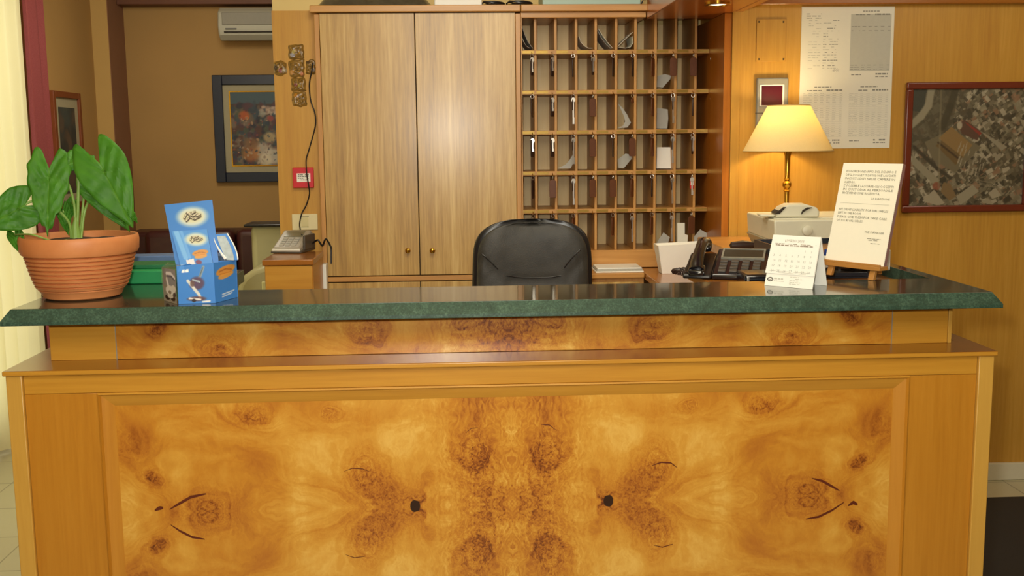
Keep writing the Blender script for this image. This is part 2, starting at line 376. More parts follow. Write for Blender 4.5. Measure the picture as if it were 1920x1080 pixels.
def bars(mb,x0,x1,y,h,z=.0006,fill=.8,wl=.01,rnd=random):
    x=x0
    while x<x1:
        w=wl*rnd.uniform(.5,1.6)
        if rnd.random()<fill: mb.add([(x,y,z),(min(x+w,x1),y,z),(min(x+w,x1),y+h,z),(x,y+h,z)],[(0,1,2,3)])
        x+=w*1.25
# ============================================================= THE SETTING
YR=4.33; YC=4.55; YK=4.60; YB=4.88; XL=-2.3; YF=7.36; YPI=7.03; CH=2.62
xcol0=X(513,YK,100); xcab0=X(591,YC,100); xcab1=X(970,YC,100)
xn=X(1372,YR,100)      # right side of the key rack niche
setting(MB().box(XL-.3,3.2,-1.8,YF+.3,-.1,0).build('floor',M['floor'],smooth=False,origin=(0,0,0)))
setting(MB().box(XL-.3,3.2,-1.8,YF+.3,CH,CH+.1).build('ceiling',M['cream'],smooth=False))
setting(MB().box(XL-.2,xcol0+3.0,YF,YF+.15,0,CH).build('wall_far',M['wall'],smooth=False))
# left wall with the window opening
wy0,wy1=3.6,5.7
w=MB().box(XL-.15,XL,-1.8,wy0,0,CH).box(XL-.15,XL,wy1,YF,0,CH).box(XL-.15,XL,wy0,wy1,2.45,CH).box(XL-.15,XL,wy0,wy1,0,.12)
setting(w.build('wall_left',M['wall'],smooth=False))
wr=setting(MB().box(XL-.11,XL-.05,wy0,wy0+.06,.12,2.45).box(XL-.11,XL-.05,wy1-.06,wy1,.12,2.45).box(XL-.11,XL-.05,wy0,wy1,.12,.18).box(XL-.11,XL-.05,wy0,wy1,2.39,2.45).box(XL-.11,XL-.05,4.77,4.83,.12,2.45).build('window_1',M['whitep'],smooth=False))
for a,b in ((wy0+.06,4.77),(4.83,wy1-.06)): MB().box(XL-.083,XL-.077,a,b,.18,2.39).build('pane',M['glass'],wr,smooth=False)
setting(MB().box(3.05,3.2,-1.8,YF,0,CH).build('wall_right',M['wall'],smooth=False))
setting(MB().box(XL-.15,3.2,-1.95,-1.8,0,CH).build('wall_front',M['cream'],smooth=False))
# wall behind the reception: wooden pier at the left of the cabinet, cream above
ztopc=Z(20,YK,550)
setting(MB().box(xcol0,xcol0+.012+(xcab0-xcol0)+.3,YK+.012,YB+.12,0,CH).build('wall_middle',M['cream'],smooth=False))
setting(MB().box(xcol0-.002,xcab0+.02,YK,YK+.012,0,ztopc).build('wall_pier_panel',M['wallwood'],smooth=False))
setting(MB().box(xcab0+.2,xn+.3,YB+.02,YB+.12,0,CH).build('wall_back',M['cream'],smooth=False))
# panelled wall right of the key rack, flush with its side
ztr=Z(9,YR,1700)
setting(MB().box(xn,3.05,YR,YB+.12,0,CH).build('wall_side',M['wallwood'],smooth=False,origin=(xn,YR,0)))
setting(MB().box(xn-.0,3.05,YR-.035,YR,ztr,ztr+.09).build('trim_1',M['ledge'],bevel=.004))
setting(MB().box(xn,X(1386,YR,200),YR-.006,YR,0,ztr).build('trim_2',M['wallwood'],bevel=.001))
setting(MB().box(xn,3.05,YR-.02,YR,0,.075).build('baseboard_back',M['beige'],bevel=.003))
# pilaster at the end of the left wall, its side's shade put into the colour
xp=X(208,YPI,150)
setting(MB().box(XL,xp,YPI,YF,0,CH,0).build('wall_pilaster',M['pilaster'],smooth=False))
setting(MB().box(xp,xp+.004,YPI+.002,YF,0,CH).build('pilaster_shade_side',M['mauve'],smooth=False))
zb=Z(8,YF-.14,400)
setting(MB().box(xp+.004,xcol0+2.2,YF-.14,YF,zb,CH).build('trim_4',M['beam'],bevel=.004))
# dropped wooden soffit over the right of the key rack
zs=P(1372,24,YR).z; xs0=X(1213,YK-.06,30)
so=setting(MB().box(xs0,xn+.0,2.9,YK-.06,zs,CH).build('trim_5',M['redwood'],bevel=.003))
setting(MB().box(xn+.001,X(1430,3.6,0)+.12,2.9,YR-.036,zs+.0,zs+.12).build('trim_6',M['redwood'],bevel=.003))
sp=PZ(1346,6,zs)
d=thing('recessed_spotlight','small round recessed spotlight glowing in the wooden soffit at the top','light',(sp.x,sp.y,zs))
MB().lathe([(.05,0),(.05,-.006),(.036,-.008),(.034,-.002),(.034,0)],cap=False,seg=28).build('ring',M['brass'],d,world=False)
MB().lathe([(.0335,-.001),(.0335,-.004)],seg=24).build('bulb',M['spot'],d,world=False)
l=bpy.data.lights.new('spotlight_light','SPOT'); l.energy=6; l.spot_size=1.9; l.spot_blend=.8; l.color=(1,.85,.6); l.shadow_soft_size=.03
o=bpy.data.objects.new('spotlight_light',l); C.objects.link(o); o.location=(sp.x,sp.y,zs-.02)
# dark mat on the floor at the right
tag(MB().box(1.35,3.0,2.0,PZ(1890,932,0.01).y,0.0,.012).build('floor_mat',M['rug'],bevel=.003),'dark brown mat on the floor right of the reception desk','mat')
# ============================================================= CURTAINS
def curtain(name,mat,y0,y1,x,amp,n,label,cat,z0=.02,z1=2.52,ph=0.):
    rows=14; cols=n*10; vs=[]; fs=[]
    for j in range(rows+1):
        w=j/rows; z=z1+(z0-z1)*w
        for i in range(cols+1):
            u=i/cols; a=amp*(.6+.4*math.sin(u*9+1))*(.75+.25*w)
            vs.append(V((x+a*math.sin(u*n*2*math.pi+ph+.5*math.sin(w*3+u*4)), y0+(y1-y0)*u+.012*math.sin(u*n*4*math.pi)*w, z)))
    k=len(vs); vs+= [q+V((-.003,0,0)) for q in vs]
    for j in range(rows):
        for i in range(cols):
            a=j*(cols+1)+i; fs.append((a,a+1,a+cols+2,a+cols+1))
    mb=MB(); mb.add(vs[:k],fs); o=mb.build(name,mat); return tag(o,label,cat)
yd0=PX(45,40,XL+.10).y; yd1=PX(96,200,XL+.10).y
curtain('sheer_curtain',M['sheer'],3.6,yd0-.03,XL+.10,.03,14,'sheer cream curtain glowing with daylight at the left edge','curtain')
curtain('drape',M['drape'],yd0,yd1,XL+.09,.035,2,'rose red drape hanging beside the cream sheer curtain','curtain',ph=1.)
tag(MB().tube([(XL+.12,3.55,2.54),(XL+.12,6.1,2.54)],.013,12).build('curtain_rod',M['brass']),'brass curtain rod above the window on the left','rod')
# framed picture on the left wall
a=PX(98,170,XL+.02); b=PX(150,180,XL+.02)
fy0,fy1=a.y,b.y; fz1=PX(98,170,XL).z; fz0=fz1-.68
t=thing('framed_picture','small brown framed dark picture behind the plant on the left wall','picture',(XL,(fy0+fy1)/2,fz0))
MB().box(XL+.002,XL+.025,fy0,fy0+.035,fz0,fz1).box(XL+.002,XL+.025,fy1-.035,fy1,fz0,fz1).box(XL+.002,XL+.025,fy0+.035,fy1-.035,fz0,fz0+.035).box(XL+.002,XL+.025,fy0+.035,fy1-.035,fz1-.035,fz1).build('picture_frame',plain('brown_frame','7A3C18',.5),t,bevel=.002)
MB().box(XL+.002,XL+.012,fy0+.035,fy1-.035,fz0+.035,fz1-.035).build('mount',M['mat'],t)
im=Img(24,34,'40403A')
for k in range(40): im.blob(random.random(),random.random(),.15,.1,random.choice(['2E302C','54503E','5E4A3A','3A4644']),.6)
print_grid('picture',[(XL+.0135,fy1-.09,fz0+.09),(XL+.0135,fy0+.09,fz0+.09),(XL+.0135,fy0+.09,fz1-.09),(XL+.0135,fy1-.09,fz1-.09)],im.a,M['oil'],t)
# ============================================================= LOBBY: AC, painting, sofas
def Q(x,y,Y): q=P(x,y,Y); return q
YA=YF-.24; a=P(405,12,YA); b=P(405,75,YA); ax1=a.x+.86
t=thing('air_conditioner','white split air conditioner high on the far wall above the painting','air conditioner',((a.x+ax1)/2,YF-.11,b.z))
pr=[(YF-.001,b.z+.02),(YA+.08,b.z),(YA+.03,b.z+.035),(YA+.015,b.z+.09),(YA+.03,a.z-.03),(YA+.07,a.z),(YF-.001,a.z)]
MB().prism([(a.x,y,z) for y,z in pr],(ax1-a.x,0,0)).build('casing',M['ac'],t,bevel=.012,segs=3)
MB().box(a.x+.03,ax1-.03,YA+.008,YA+.03,b.z+.095,a.z-.035).build('front_grille',plain('ac_grille','948F80',.6),t,bevel=.004)
MB().box(a.x+.04,ax1-.04,YA+.012,YA+.025,b.z+.048,b.z+.056).build('outlet_slot',M['hole'],t)
MB().box(a.x+.05,a.x+.12,YA+.008,YA+.02,b.z+.068,b.z+.075).build('badge',M['dgrey'],t)
# painting
a=P(393,141,YF-.03); b=P(403,342,YF-.03); pw=.66; x0=a.x+.015; x1=x0+pw; z1=a.z; z0=b.z
t=thing('painting','blue framed painting of flowers and houses on the far lobby wall','painting',((x0+x1)/2,YF-.03,z0))
def frame4(x0,x1,z0,z1,w,y0,y1):
    return MB().box(x0,x0+w,y0,y1,z0,z1).box(x1-w,x1,y0,y1,z0,z1).box(x0+w,x1-w,y0,y1,z0,z0+w).box(x0+w,x1-w,y0,y1,z1-w,z1)
frame4(x0,x1,z0,z1,.065,YF-.045,YF-.002).build('picture_frame',M['navy'],t,bevel=.004)
MB().box(x0+.065,x1-.065,YF-.025,YF-.003,z0+.065,z1-.065).build('mount',M['mat'],t)
frame4(x0+.105,x1-.105,z0+.105,z1-.105,.008,YF-.03,YF-.025).build('inner_trim',M['brass'],t)
im=Img(90,110,'4A3C34'); rr=random.Random(3)
im.poly([(0,.84),(1,.84),(1,1.1),(0,1.1)],'46585E')
for k in range(420):
    y=rr.random()*.82; c=rr.choice(['2A2A34','5A3A2E','6A5A48','3E4A50','7A6A58','36424A','54343C','4C5440'])
    im.blob(rr.random(),y,.02+.05*rr.random(),.012+.03*rr.random(),c,.8,.5,rr.random()*3)
for k in range(70): im.blob(.45+rr.random()*.55,.70+rr.random()*.1,.03,.015,rr.choice(['B0A090','C4A890','8A7468']),.7,.5)
for x,y,r,c in [(.2,.68,.08,'C05A24'),(.24,.65,.03,'E07A30'),(.48,.7,.05,'9A9A88'),(.6,.64,.05,'A84A40'),(.8,.68,.07,'C89090'),(.95,.62,.05,'9C2A30'),(.58,.38,.09,'C0A878'),(.88,.4,.06,'AC3A48'),(.45,.2,.14,'C8B8A0'),(.28,.16,.13,'B07038'),(.62,.12,.14,'D0C4AC'),(.3,.3,.1,'8A6440'),(.75,.2,.05,'B06A4A'),(.5,.07,.1,'D8C8A8')]: im.blob(x,y,r*.75,r*.6,c,.8,.7)
for k in range(200): im.blob(rr.random(),rr.random()*.78,.006+.016*rr.random(),.004+.012*rr.random(),rr.choice(['8A7464','2C3440','B4A48C','5A2A28','C0986C','3A4A54','94503C']),.75,.4,rr.random()*3)
print_grid('canvas',[(x0+.112,YF-.0265,z0+.112),(x1-.112,YF-.0265,z0+.112),(x1-.112,YF-.0265,z1-.112),(x0+.112,YF-.0265,z1-.112)],im.a,M['oil'],t)
# maroon sofa against the far wall
zt=Z(434,6.4,300); sx0=X(212,6.4,460); sx1=sx0+1.95
t=thing('sofa','dark maroon leather sofa low against the far lobby wall','sofa',((sx0+sx1)/2,6.5,0))
MB().box(sx0,sx1,6.62,6.9,.05,zt-.02).build('sofa_back',M['maroon'],t,bevel=.03,segs=3)
MB().box(sx0+.02,sx1-.02,5.98,6.615,.12,.42).build('seat',M['maroon'],t,bevel=.04,segs=3)
for k in range(3):
    a0=sx0+.16+k*(sx1-sx0-.32)/3; MB().box(a0+.005,a0+(sx1-sx0-.32)/3-.005,6.44,6.615,.44,zt).build('back_cushion',M['maroon'],t,bevel=.04,segs=3)
for q in (sx0,sx1-.15): MB().box(q,q+.15,5.95,6.7,.05,.66).build('armrest',M['maroon'],t,bevel=.04,segs=3)
for q in (sx0+.08,sx1-.08):
    for y in (6.02,6.8): MB().lathe([(.025,0),(.02,.06)],(q,y,0),12).build('leg',M['hole'],t)
# pale olive armchair nearer, back towards us at an angle
yA=5.35; ax0=X(432,yA,480); ax1=X(560,yA,480); zt=Z(437,yA,450)
t=thing('armchair','pale olive leather armchair with rounded arm left of the wooden pier','armchair',((ax0+ax1)/2,yA,0))
MB().box(ax0+.02,ax1+.25,yA+.42,yA+.6,.12,zt+.005).build('backrest',M['olive'],t,bevel=.035,segs=3)
MB().box(ax0-.01,ax1+.27,yA+.4,yA+.62,zt-.002,zt+.012).build('back_trim',M['black'],t,bevel=.006)
pr=[(ax0+.02,.12),(ax0+.02,.55)]+[(ax0+.19-.17*math.cos(q),.72+.14*math.sin(q)) for q in [0,.35,.7,1.05,1.4]]+[(ax1+.2,.88),(ax1+.25,.5),(ax1+.25,.12)]
MB().prism([(x,yA,z) for x,z in pr],(0,.4,0)).build('seat_side',M['olive'],t,bevel=.03,segs=3)
MB().box(ax0+.07,ax0+.11,yA-.012,yA+.003,.14,.70).box(ax0+.15,ax0+.17,yA-.012,yA+.003,.14,.78).build('lit_fold',plain('olive_lit_fold','C4C088',.4),t,bevel=.004)  # pale strips: light on the arm's folds put into the colour
for q in (ax0+.08,ax1+.2):
    for y in (yA+.05,yA+.5): MB().lathe([(.02,0),(.025,.125)],(q,y,0),12).build('leg',M['hole'],t)
# ============================================================= TALL CABINET
zct=Z(12,YC,800); zcb=Z(515,YC,800); zlc=Z(526,YC,800)
dx0=X(601,YC,100); dxm=X(782,YC,250); dx1=X(966,YC,100)
cx0=dx0-.022; cx1=X(976,YC,100)
t=thing('tall_cabinet','tall two-door pale veneer wall cabinet beside the key rack','cabinet',((cx0+cx1)/2,YC,0))
MB().box(cx0,dx0-.002,YC,YB,0,zct-.03).build('side_panel',M['cab'],t,bevel=.0015)
MB().box(dx1+.002,cx1,YC,YB,0,zct-.03).build('side_panel',M['cab'],t,bevel=.0015)
MB().box(cx0-.014,cx1,YC-.022,YB,zct-.024,zct+.004).build('top_moulding',M['cabx'],t,bevel=.003)
MB().box(dx0-.002,dx1+.002,YC+.02,YB,.05,zct-.024).build('carcass',M['hole'],t)
for (q0,q1,kx) in ((dx0,dxm-.002,765),(dxm+.002,dx1,811)):
    dr=MB().box(q0,q1,YC,YC+.019,zcb,zct-.027).build('door',M['door'],t,bevel=.001,origin=None)
    kp=P(kx,469,YC); kmx=Matrix.Translation(kp)@Matrix.Rotation(math.pi/2,4,'X')
    MB().lathe([(0.001,0),(.006,0),(.005,.008),(.009,.013),(.012,.019),(.011,.025),(.005,.029),(.001,.030)],seg=20,mx=kmx,cap=False).build('knob',M['brass'],dr)
MB().box(dx0-.002,dx1+.002,YC-.004,YC+.02,zlc,zcb-.004).build('rail',M['cabx'],t,bevel=.002)
for (q0,q1) in ((dx0,dxm-.002),(dxm+.002,dx1)):
    MB().box(q0,q1,YC,YC+.019,.08,zlc-.004).build('lower_door',M['door'],t,bevel=.001)
MB().box(dx0,dx1,YC+.03,YC+.045,0,.08).build('plinth',M['hole'],t)
# fascia above the rack belongs to the rack
# ============================================================= KEY RACK
rx0=cx1+.002; rx1=xn-.001
zt_=Z(35,YK,1100); zb_=Z(468,YK,1150)
t=rack=thing('key_rack','wooden hotel key rack of sixty open compartments above the counter','key rack',((rx0+rx1)/2,YK,Z(500,YK,1150)))
zbase=Z(501,YK,1150)
MB().box(rx0,rx1,YB-.012,YB,zbase,zt_).build('back_panel',M['slot'],t)
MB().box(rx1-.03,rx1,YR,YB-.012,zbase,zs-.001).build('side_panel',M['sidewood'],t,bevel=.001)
MB().box(rx0,rx0+.004,YC,YB-.012,zbase,zt_).build('side_panel',M['slotdark'],t)
MB().box(rx0,xs0-.001,YK-.045,YB,zt_,zct-.025).build('fascia',M['cabx'],t,bevel=.002)
MB().box(rx0,X(1213,YC,12),YC-.022,YB,zct-.024,zct+.004).build('top_moulding',M['cabx'],t,bevel=.003)
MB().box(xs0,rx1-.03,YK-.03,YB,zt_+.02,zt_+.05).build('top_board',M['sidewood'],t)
MB().box(rx0,rx1-.03,YK-.02,YB-.012,zbase,zb_).build('bottom_rail',M['cabx'],t,bevel=.002)
shelf_px=[97,172,247,323,394]
dv=[1004.5,1042,1080.5,1117,1155,1191,1228.5,1266,1303.5]; colx=[rx0+.004]+[X(q,YK,200) for q in dv]+[rx1-.03]
for q in colx[1:-1]:
    MB().box(q-.0055,q+.0055,YK,YB-.012,zb_,zt_ if q<xs0 else zt_+.02).build('divider',M['slotdark'],t,bevel=.001)
shz=[Z(q,YK,1150) for q in shelf_px]
hookpos={}
for r,z in enumerate(shz):
    sh=MB().box(rx0+.004,rx1-.03,YK-.012,YB-.012,z-.010,z+.008).build('shelf',M['slotdark'],t,bevel=.0015)
    for c in range(10):
        q0=colx[c]; q1=colx[c+1]
        MB().box(q0+.002,q0+.052,YK-.0138,YK-.012,z-.006,z+.005).build('number_plate',M['dullbrass'],sh)
        hxp=q1-.017 if c<9 else q0+.062
        hk=MB().tube([(hxp,YK-.011,z-.001),(hxp,YK-.024,z-.001),(hxp,YK-.028,z-.007),(hxp,YK-.028,z-.011),(hxp,YK-.030,z+.001)][:4]+[(hxp,YK-.033,z-.012),(hxp,YK-.038,z-.007)],.0014,6).build('hook',M['brass'],sh)
        hookpos[(r+1,c+1)]=V((hxp,YK-.033,z-.0125))
ORD=['','first','second','third','fourth','fifth','sixth','seventh','eighth','ninth','tenth']
# keys: (row,col): type,  W wide brown, D dark narrow, B brown narrow, S silver, O silver oval with dark tag, L long silver, R red
KEYS={1:'SODSDDBWWS',2:'DOLW.rBLDS',3:'OOLWDWBLSB',4:'DWLWWBDLRS',5:'BDB.BLBLW.'}
kd={'W':('wide brown leather key tag',.030,.076,'leathertag',.1,0),'D':('narrow near-black key tag',.026,.078,'darktag',1.15,0),'B':('narrow brown key tag turned edge-on',.030,.078,'leathertag',1.0,0),
 'S':('bright silver key on a slim dark tag',.022,.07,'darktag',1.1,.045),'O':('silver oval key bow over a dark tag',.024,.075,'darktag',.9,.04),'L':('long silver key',.016,.05,'darktag',1.2,.095),'R':('red key tag with a bunch of keys under it',.020,.045,'redtag',.15,.06),
 'r':('bare key ring with a short brown tag',.016,.022,'leathertag',.8,0)}
for r in range(1,6):
    for c in range(1,11):
        k=KEYS[r][c-1]
        if k=='.': continue
        nm,wd,hh,mt,rot,blade=kd[k]; h=hookpos[(r,c)]
        lab=f"{nm}, {ORD[r]} hook row, {ORD[c]} from left"
        kt=thing('room_key',lab,'key',(h.x,h.y,h.z),rot+random.uniform(-.15,.15),'room keys hanging in the key rack')
        MB().tube([(0,.007*math.sin(a),-.0065+.008*math.cos(a)) for a in [2*math.pi*i/14 for i in range(15)]],.0012,6).build('ring',M['chrome'],kt,world=False)
        top=-.016; 
        out=[(-wd/2*.8,0,top-hh),(wd/2*.8,0,top-hh),(wd/2,0,top-hh+.005),(wd/2,0,top-.006),(wd/2*.5,0,top),(-wd/2*.5,0,top),(-wd/2,0,top-.006),(-wd/2,0,top-hh+.005)]
        MB().prism([(x,-.002,z) for x,_,z in out],(0,.004,0)).build('tag',M[mt],kt,world=False,bevel=.001)
        if blade:
            n=12; bo=[(.009*math.cos(a),-.006,top-.006+.011*math.sin(a)) for a in [2*math.pi*i/n for i in range(n)]]
            kb=MB().prism(bo,(0,.002,0)).box(-.0032,.0032,-.006,-.004,top-.012-blade,top-.012).box(.0032,.0055,-.006,-.004,top-.012-blade,top-.012-blade*.7)
            kb.xf(Matrix.Rotation(-rot*.9,4,'Z')).build('key_blade',M['chrome'],kt,world=False,bevel=.0003)
        if k=='R': MB().box(-.006,.006,-.0032,-.002,top-.03,top-.008).build('tag_label',M['whitepaper'],kt,world=False)
# papers inside compartments: bent sheets with depth
def sheet(name,px,Y0,depth,mat,label,cat='paper',th=.0012):
    pts=[P(x,y,Y0) for x,y in px]; pts=[V((p.x,Y0,p.z)) for p in pts]
    f=MB(); n=len(pts); back=V((0,depth,0))
    nr=[]
    for i in range(n):
        d=(pts[min(i+1,n-1)]-pts[max(i-1,0)]); nr.append(V((d.z,0,-d.x)).normalized()*th)
    f.prism(pts+[pts[i]+nr[i] for i in range(n-1,-1,-1)],back)
    return tag(f.build(name,mat,smooth=True),label,cat,'papers left in the key rack')
Yp=YK+.006
sheet('bent_booklet',[(979,50),(984,64),(990,78),(999,90)],Yp,.15,M['greypaper'],'grey booklet leaning against the left side of the top left compartment')
sheet('bent_booklet',[(979,72),(983,80),(988,87),(994,90)],Yp,.15,M['greypaper'],'lower curled grey booklet in the top left compartment')
sheet('curled_leaflet',[(1086,68),(1089,78),(1096,86),(1104,90),(1111,90)],Yp,.16,M['paper'],'curled leaflet in the top row, fourth compartment from the left')
sheet('leaning_leaflet',[(1122,54),(1130,66),(1140,80),(1149,90)],Yp,.16,M['paper'],'white edged leaflet leaning in the top row, fifth compartment')
sheet('leaning_leaflet',[(1120,56),(1127,70),(1136,82),(1144,90)],Yp+.01,.14,M['greypaper'],'grey leaflet under the white edged one, top row fifth compartment')
sheet('leaning_leaflet',[(1159,86),(1168,77),(1178,68),(1186,60)],Yp,.16,M['paper'],'leaflet leaning to the right in the top row, sixth compartment')
sheet('curled_leaflet',[(1160,88),(1172,90),(1182,88),(1187,80),(1185,68)],Yp,.16,M['paper'],'leaflet curled into a loop in the top row, sixth compartment')
def card(name,px,Y0,mat,label,th=.002,lean=.02):
    zs_=[q[1] for q in px]; lo=max(zs_)
    hi=min(zs_)
    pts=[P(x,y,Y0+lean*(lo-y)/(lo-hi+1e-6)) for x,y in px]
    return tag(MB().prism(pts,(0,th,0)).build(name,mat,smooth=False),label,'paper','papers left in the key rack')
card('folded_note',[(1231,163),(1243,164),(1257,148),(1258,142),(1247,139),(1233,142)],YK+.05,M['greypaper'],'crumpled grey note in the second row, eighth compartment')
card('folded_note',[(1158,240),(1176,239),(1183,230),(1176,215),(1168,203),(1158,193),(1164,205),(1170,218),(1172,228),(1168,236)],YK+.03,M['greypaper'],'curved grey note in the third row, sixth compartment')
card('folded_note',[(1231,241),(1251,241),(1253,222),(1252,205),(1232,202)],YK+.05,M['greypaper'],'upright grey note in the third row, eighth compartment')
card('folded_note',[(1045,316),(1070,316),(1077,300),(1074,290),(1068,300),(1060,309)],YK+.03,M['greypaper'],'curved grey note in the fourth row, third compartment')
card('folded_note',[(1160,315),(1170,315),(1184,298),(1184,290),(1173,288),(1158,299)],YK+.03,M['greypaper'],'slanting grey note in the fourth row, sixth compartment')
card('white_note',[(1231,316),(1260,316),(1260,276),(1232,276)],YK+.05,M['whitepaper'],'upright white note in the fourth row, eighth compartment')
card('folded_note',[(1231,458),(1252,457),(1256,445),(1244,436),(1233,452)],YK+.03,M['greypaper'],'slanting grey note in the bottom row, eighth compartment')
card('white_note',[(1270,456),(1289,456),(1290,441),(1284,439),(1284,418),(1270,418)],YK-.022,M['paper'],'tall white note in the bottom row, ninth compartment',lean=.004)
card('folded_note',[(1302,455),(1318,454),(1332,441),(1313,430),(1301,444)],YK-.018,M['greypaper'],'tilted grey card in front of the bottom row, tenth compartment',lean=.004)
# ============================================================= COUNTER RUN behind the desk
zc=zbase-.0005; yl=4.40
lx0=cx1+.001; lx1=X(1208,yl,520)
t=thing('low_cabinet','low wooden cabinet under the left half of the key rack','cabinet',((lx0+lx1)/2,yl,0))
MB().box(lx0,lx1,yl-.01,YB,zc-.022,zc).build('cabinet_top',M['cabx'],t,bevel=.004)
MB().box(lx0,lx1,yl+.012,YB,.08,zc-.022).build('body',M['cab'],t)
MB().box(lx0+.01,lx1-.02,yl-.002,yl+.012,.1,zc-.038).build('door',M['door'],t,bevel=.002)
MB().box(lx0,lx1,yl+.03,YB,0,.08).build('plinth',M['hole'],t)
wx0=lx1+.002
t=thing('wooden_counter','polished wooden counter under the right half of the key rack','counter',((wx0+xn)/2,4.2,0))
MB().box(wx0,xn-.001,3.55,YB-.02,zc-.03,zc-.002).build('counter_top',M['ledge'],t,bevel=.003)
MB().box(wx0+.02,xn-.001,3.6,YB-.04,0,zc-.03).build('body',M['cab'],t)
# raised wooden shelf carrying the printer
zsft=Z(459,3.95,1390); px0=X(1345,3.95,465); px9=X(1652,3.66,465)
t=thing('raised_shelf_unit','wooden desk ledge under the beige printer and lamp','shelf',((px0+px9)/2,4.0,0))
MB().box(px0,px9,3.62,YR-.04,zsft-.035,zsft).build('shelf_top',M['cabx'],t,bevel=.004)
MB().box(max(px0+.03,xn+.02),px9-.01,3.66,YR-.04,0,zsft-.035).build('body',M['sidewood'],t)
# stack of papers on the low cabinet
for k in range(3):
    z=zc+.0005+k*.006; a=P(1115+k*2,505,4.45).x; b=P(1204-k,505,4.45).x
    tag(MB().box(a,b,4.41+.01*k,4.576,z,z+.0055).xf(Matrix.Translation((0,0,0))).build('paper_pad',[M['whitepaper'],M['greypaper'],M['whitepaper']][k],bevel=.0008),['bottom white pad of the stack on the low cabinet by the chair','middle grey pad of the stack on the low cabinet by the chair','top white pad of the stack on the low cabinet by the chair'][k],'paper pad','paper pads right of the chair')
# white flared letter holder
ya=4.36
fl=[P(1241,503,ya),P(1311,500,ya),P(1326,455,ya+.0),P(1232,460,ya+.0)]; zb0=zc-.001; 
bl=V((fl[0].x,ya,zb0)); br=V((fl[1].x,ya,zb0)); tr=V((fl[2].x,ya-.02,fl[2].z)); tl=V((fl[3].x,ya-.02,fl[3].z)); dd=V((0,.07,0))
lh=thing('letter_holder','white flaring card letter holder in front of the key rack','holder',(bl.x+.08,ya,zb0))
MB().prism([bl,br,tr,tl],(0,.002,0)).build('front',M['whitepaper'],lh,smooth=False)
MB().prism([bl+dd,br+dd,tr+dd+V((0,.03,0)),tl+dd+V((0,.03,0))],(0,.002,0)).build('back',M['whitepaper'],lh,smooth=False)
MB().prism([bl,bl+dd,tl+dd+V((0,.03,0)),tl],(.002,0,0)).build('side',M['whitepaper'],lh,smooth=False)
MB().prism([br,br+dd,tr+dd+V((0,.03,0)),tr],(-.002,0,0)).build('side',M['whitepaper'],lh,smooth=False)
MB().prism([bl,br,br+dd,bl+dd],(0,0,.002)).build('bottom',M['whitepaper'],lh,smooth=False)
# ============================================================= things on top of the cabinet
zt=zct+.0045
def lump(name,x0,x1,y0,y1,h,mat,label,cat,seed=0):
    nx,ny=36,12; f=MB(); vs=[]
    for j in range(ny+1):
        for i in range(nx+1):
            u=i/nx; w=j/ny; e=min(1,min(u,1-u)*9)*min(1,min(w,1-w)*5)
            z=zt+e*h*(.45+.55*(.5+.5*noise.noise(V((u*9,w*3,seed)))))+e*.012*noise.noise(V((u*40,w*14,seed)))
            vs.append((x0+(x1-x0)*u,y0+(y1-y0)*w,z))
    n=(nx+1)*(ny+1); vs+=[(a,b,zt) for a,b,_ in vs]; fs=[]
    for j in range(ny):
        for i in range(nx):
            a=j*(nx+1)+i; fs.append((a,a+1,a+nx+2,a+nx+1)); fs.append((n+a+nx+1,n+a+nx+2,n+a+1,n+a))
    return tag(f.add(vs,fs).build(name,mat),label,cat)
lump('plastic_bag',X(590,YC,5),X(812,YC,5),YC+.02,YC+.22,.08,plain('dark_shiny_plastic','4A463C',.2,var=.6,sc=40,coat=.6),'crumpled dark shiny plastic bag on top of the tall cabinet','bag')
t=tag(MB().box(X(814,YC,2),X(904,YC,2),YC+.02,YC+.2,zt,zt+.05).build('white_box',M['whitep'],bevel=.004),'white box on the tall cabinet right of the plastic bag','box')
def coil(cx,cy,r,n,label,mat):
    pts=[(cx+r*math.cos(a)*(1+.15*math.sin(a*.7)),cy+r*.6*math.sin(a),zt+.004+.003*(a/6.28)+.006*(1+math.sin(a*1.3))) for a in [i*.25 for i in range(int(n*25))]]
    return tag(MB().tube(pts,.0035,6).build('coiled_cable',mat),label,'cable')
coil(X(925,YC,5),YC+.08,.045,3,'black cable coiled on the tall cabinet next to the white box',M['black'])
coil(X(975,YC,5),YC+.07,.05,3,'black cable coiled above the left end of the key rack',M['black'])
tag(MB().box(X(1018,YC,5),X(1203,YC,5),YC+.02,YC+.25,zt,zt+.06).build('flat_box',M['teal'],bevel=.004),'long pale teal box lying above the key rack','box')
tag(MB().tube([(X(1207,YC,5),YC+.05,zt+.003),(X(1203,YC,5),YC+.0,zt+.006),(X(1206,YC,5),YC-.0,zt+.02),(X(1210,YC,5),YC,zt+.018)],.003,6).build('cable_end',M['black']),'short black cable end beside the pale teal box','cable')
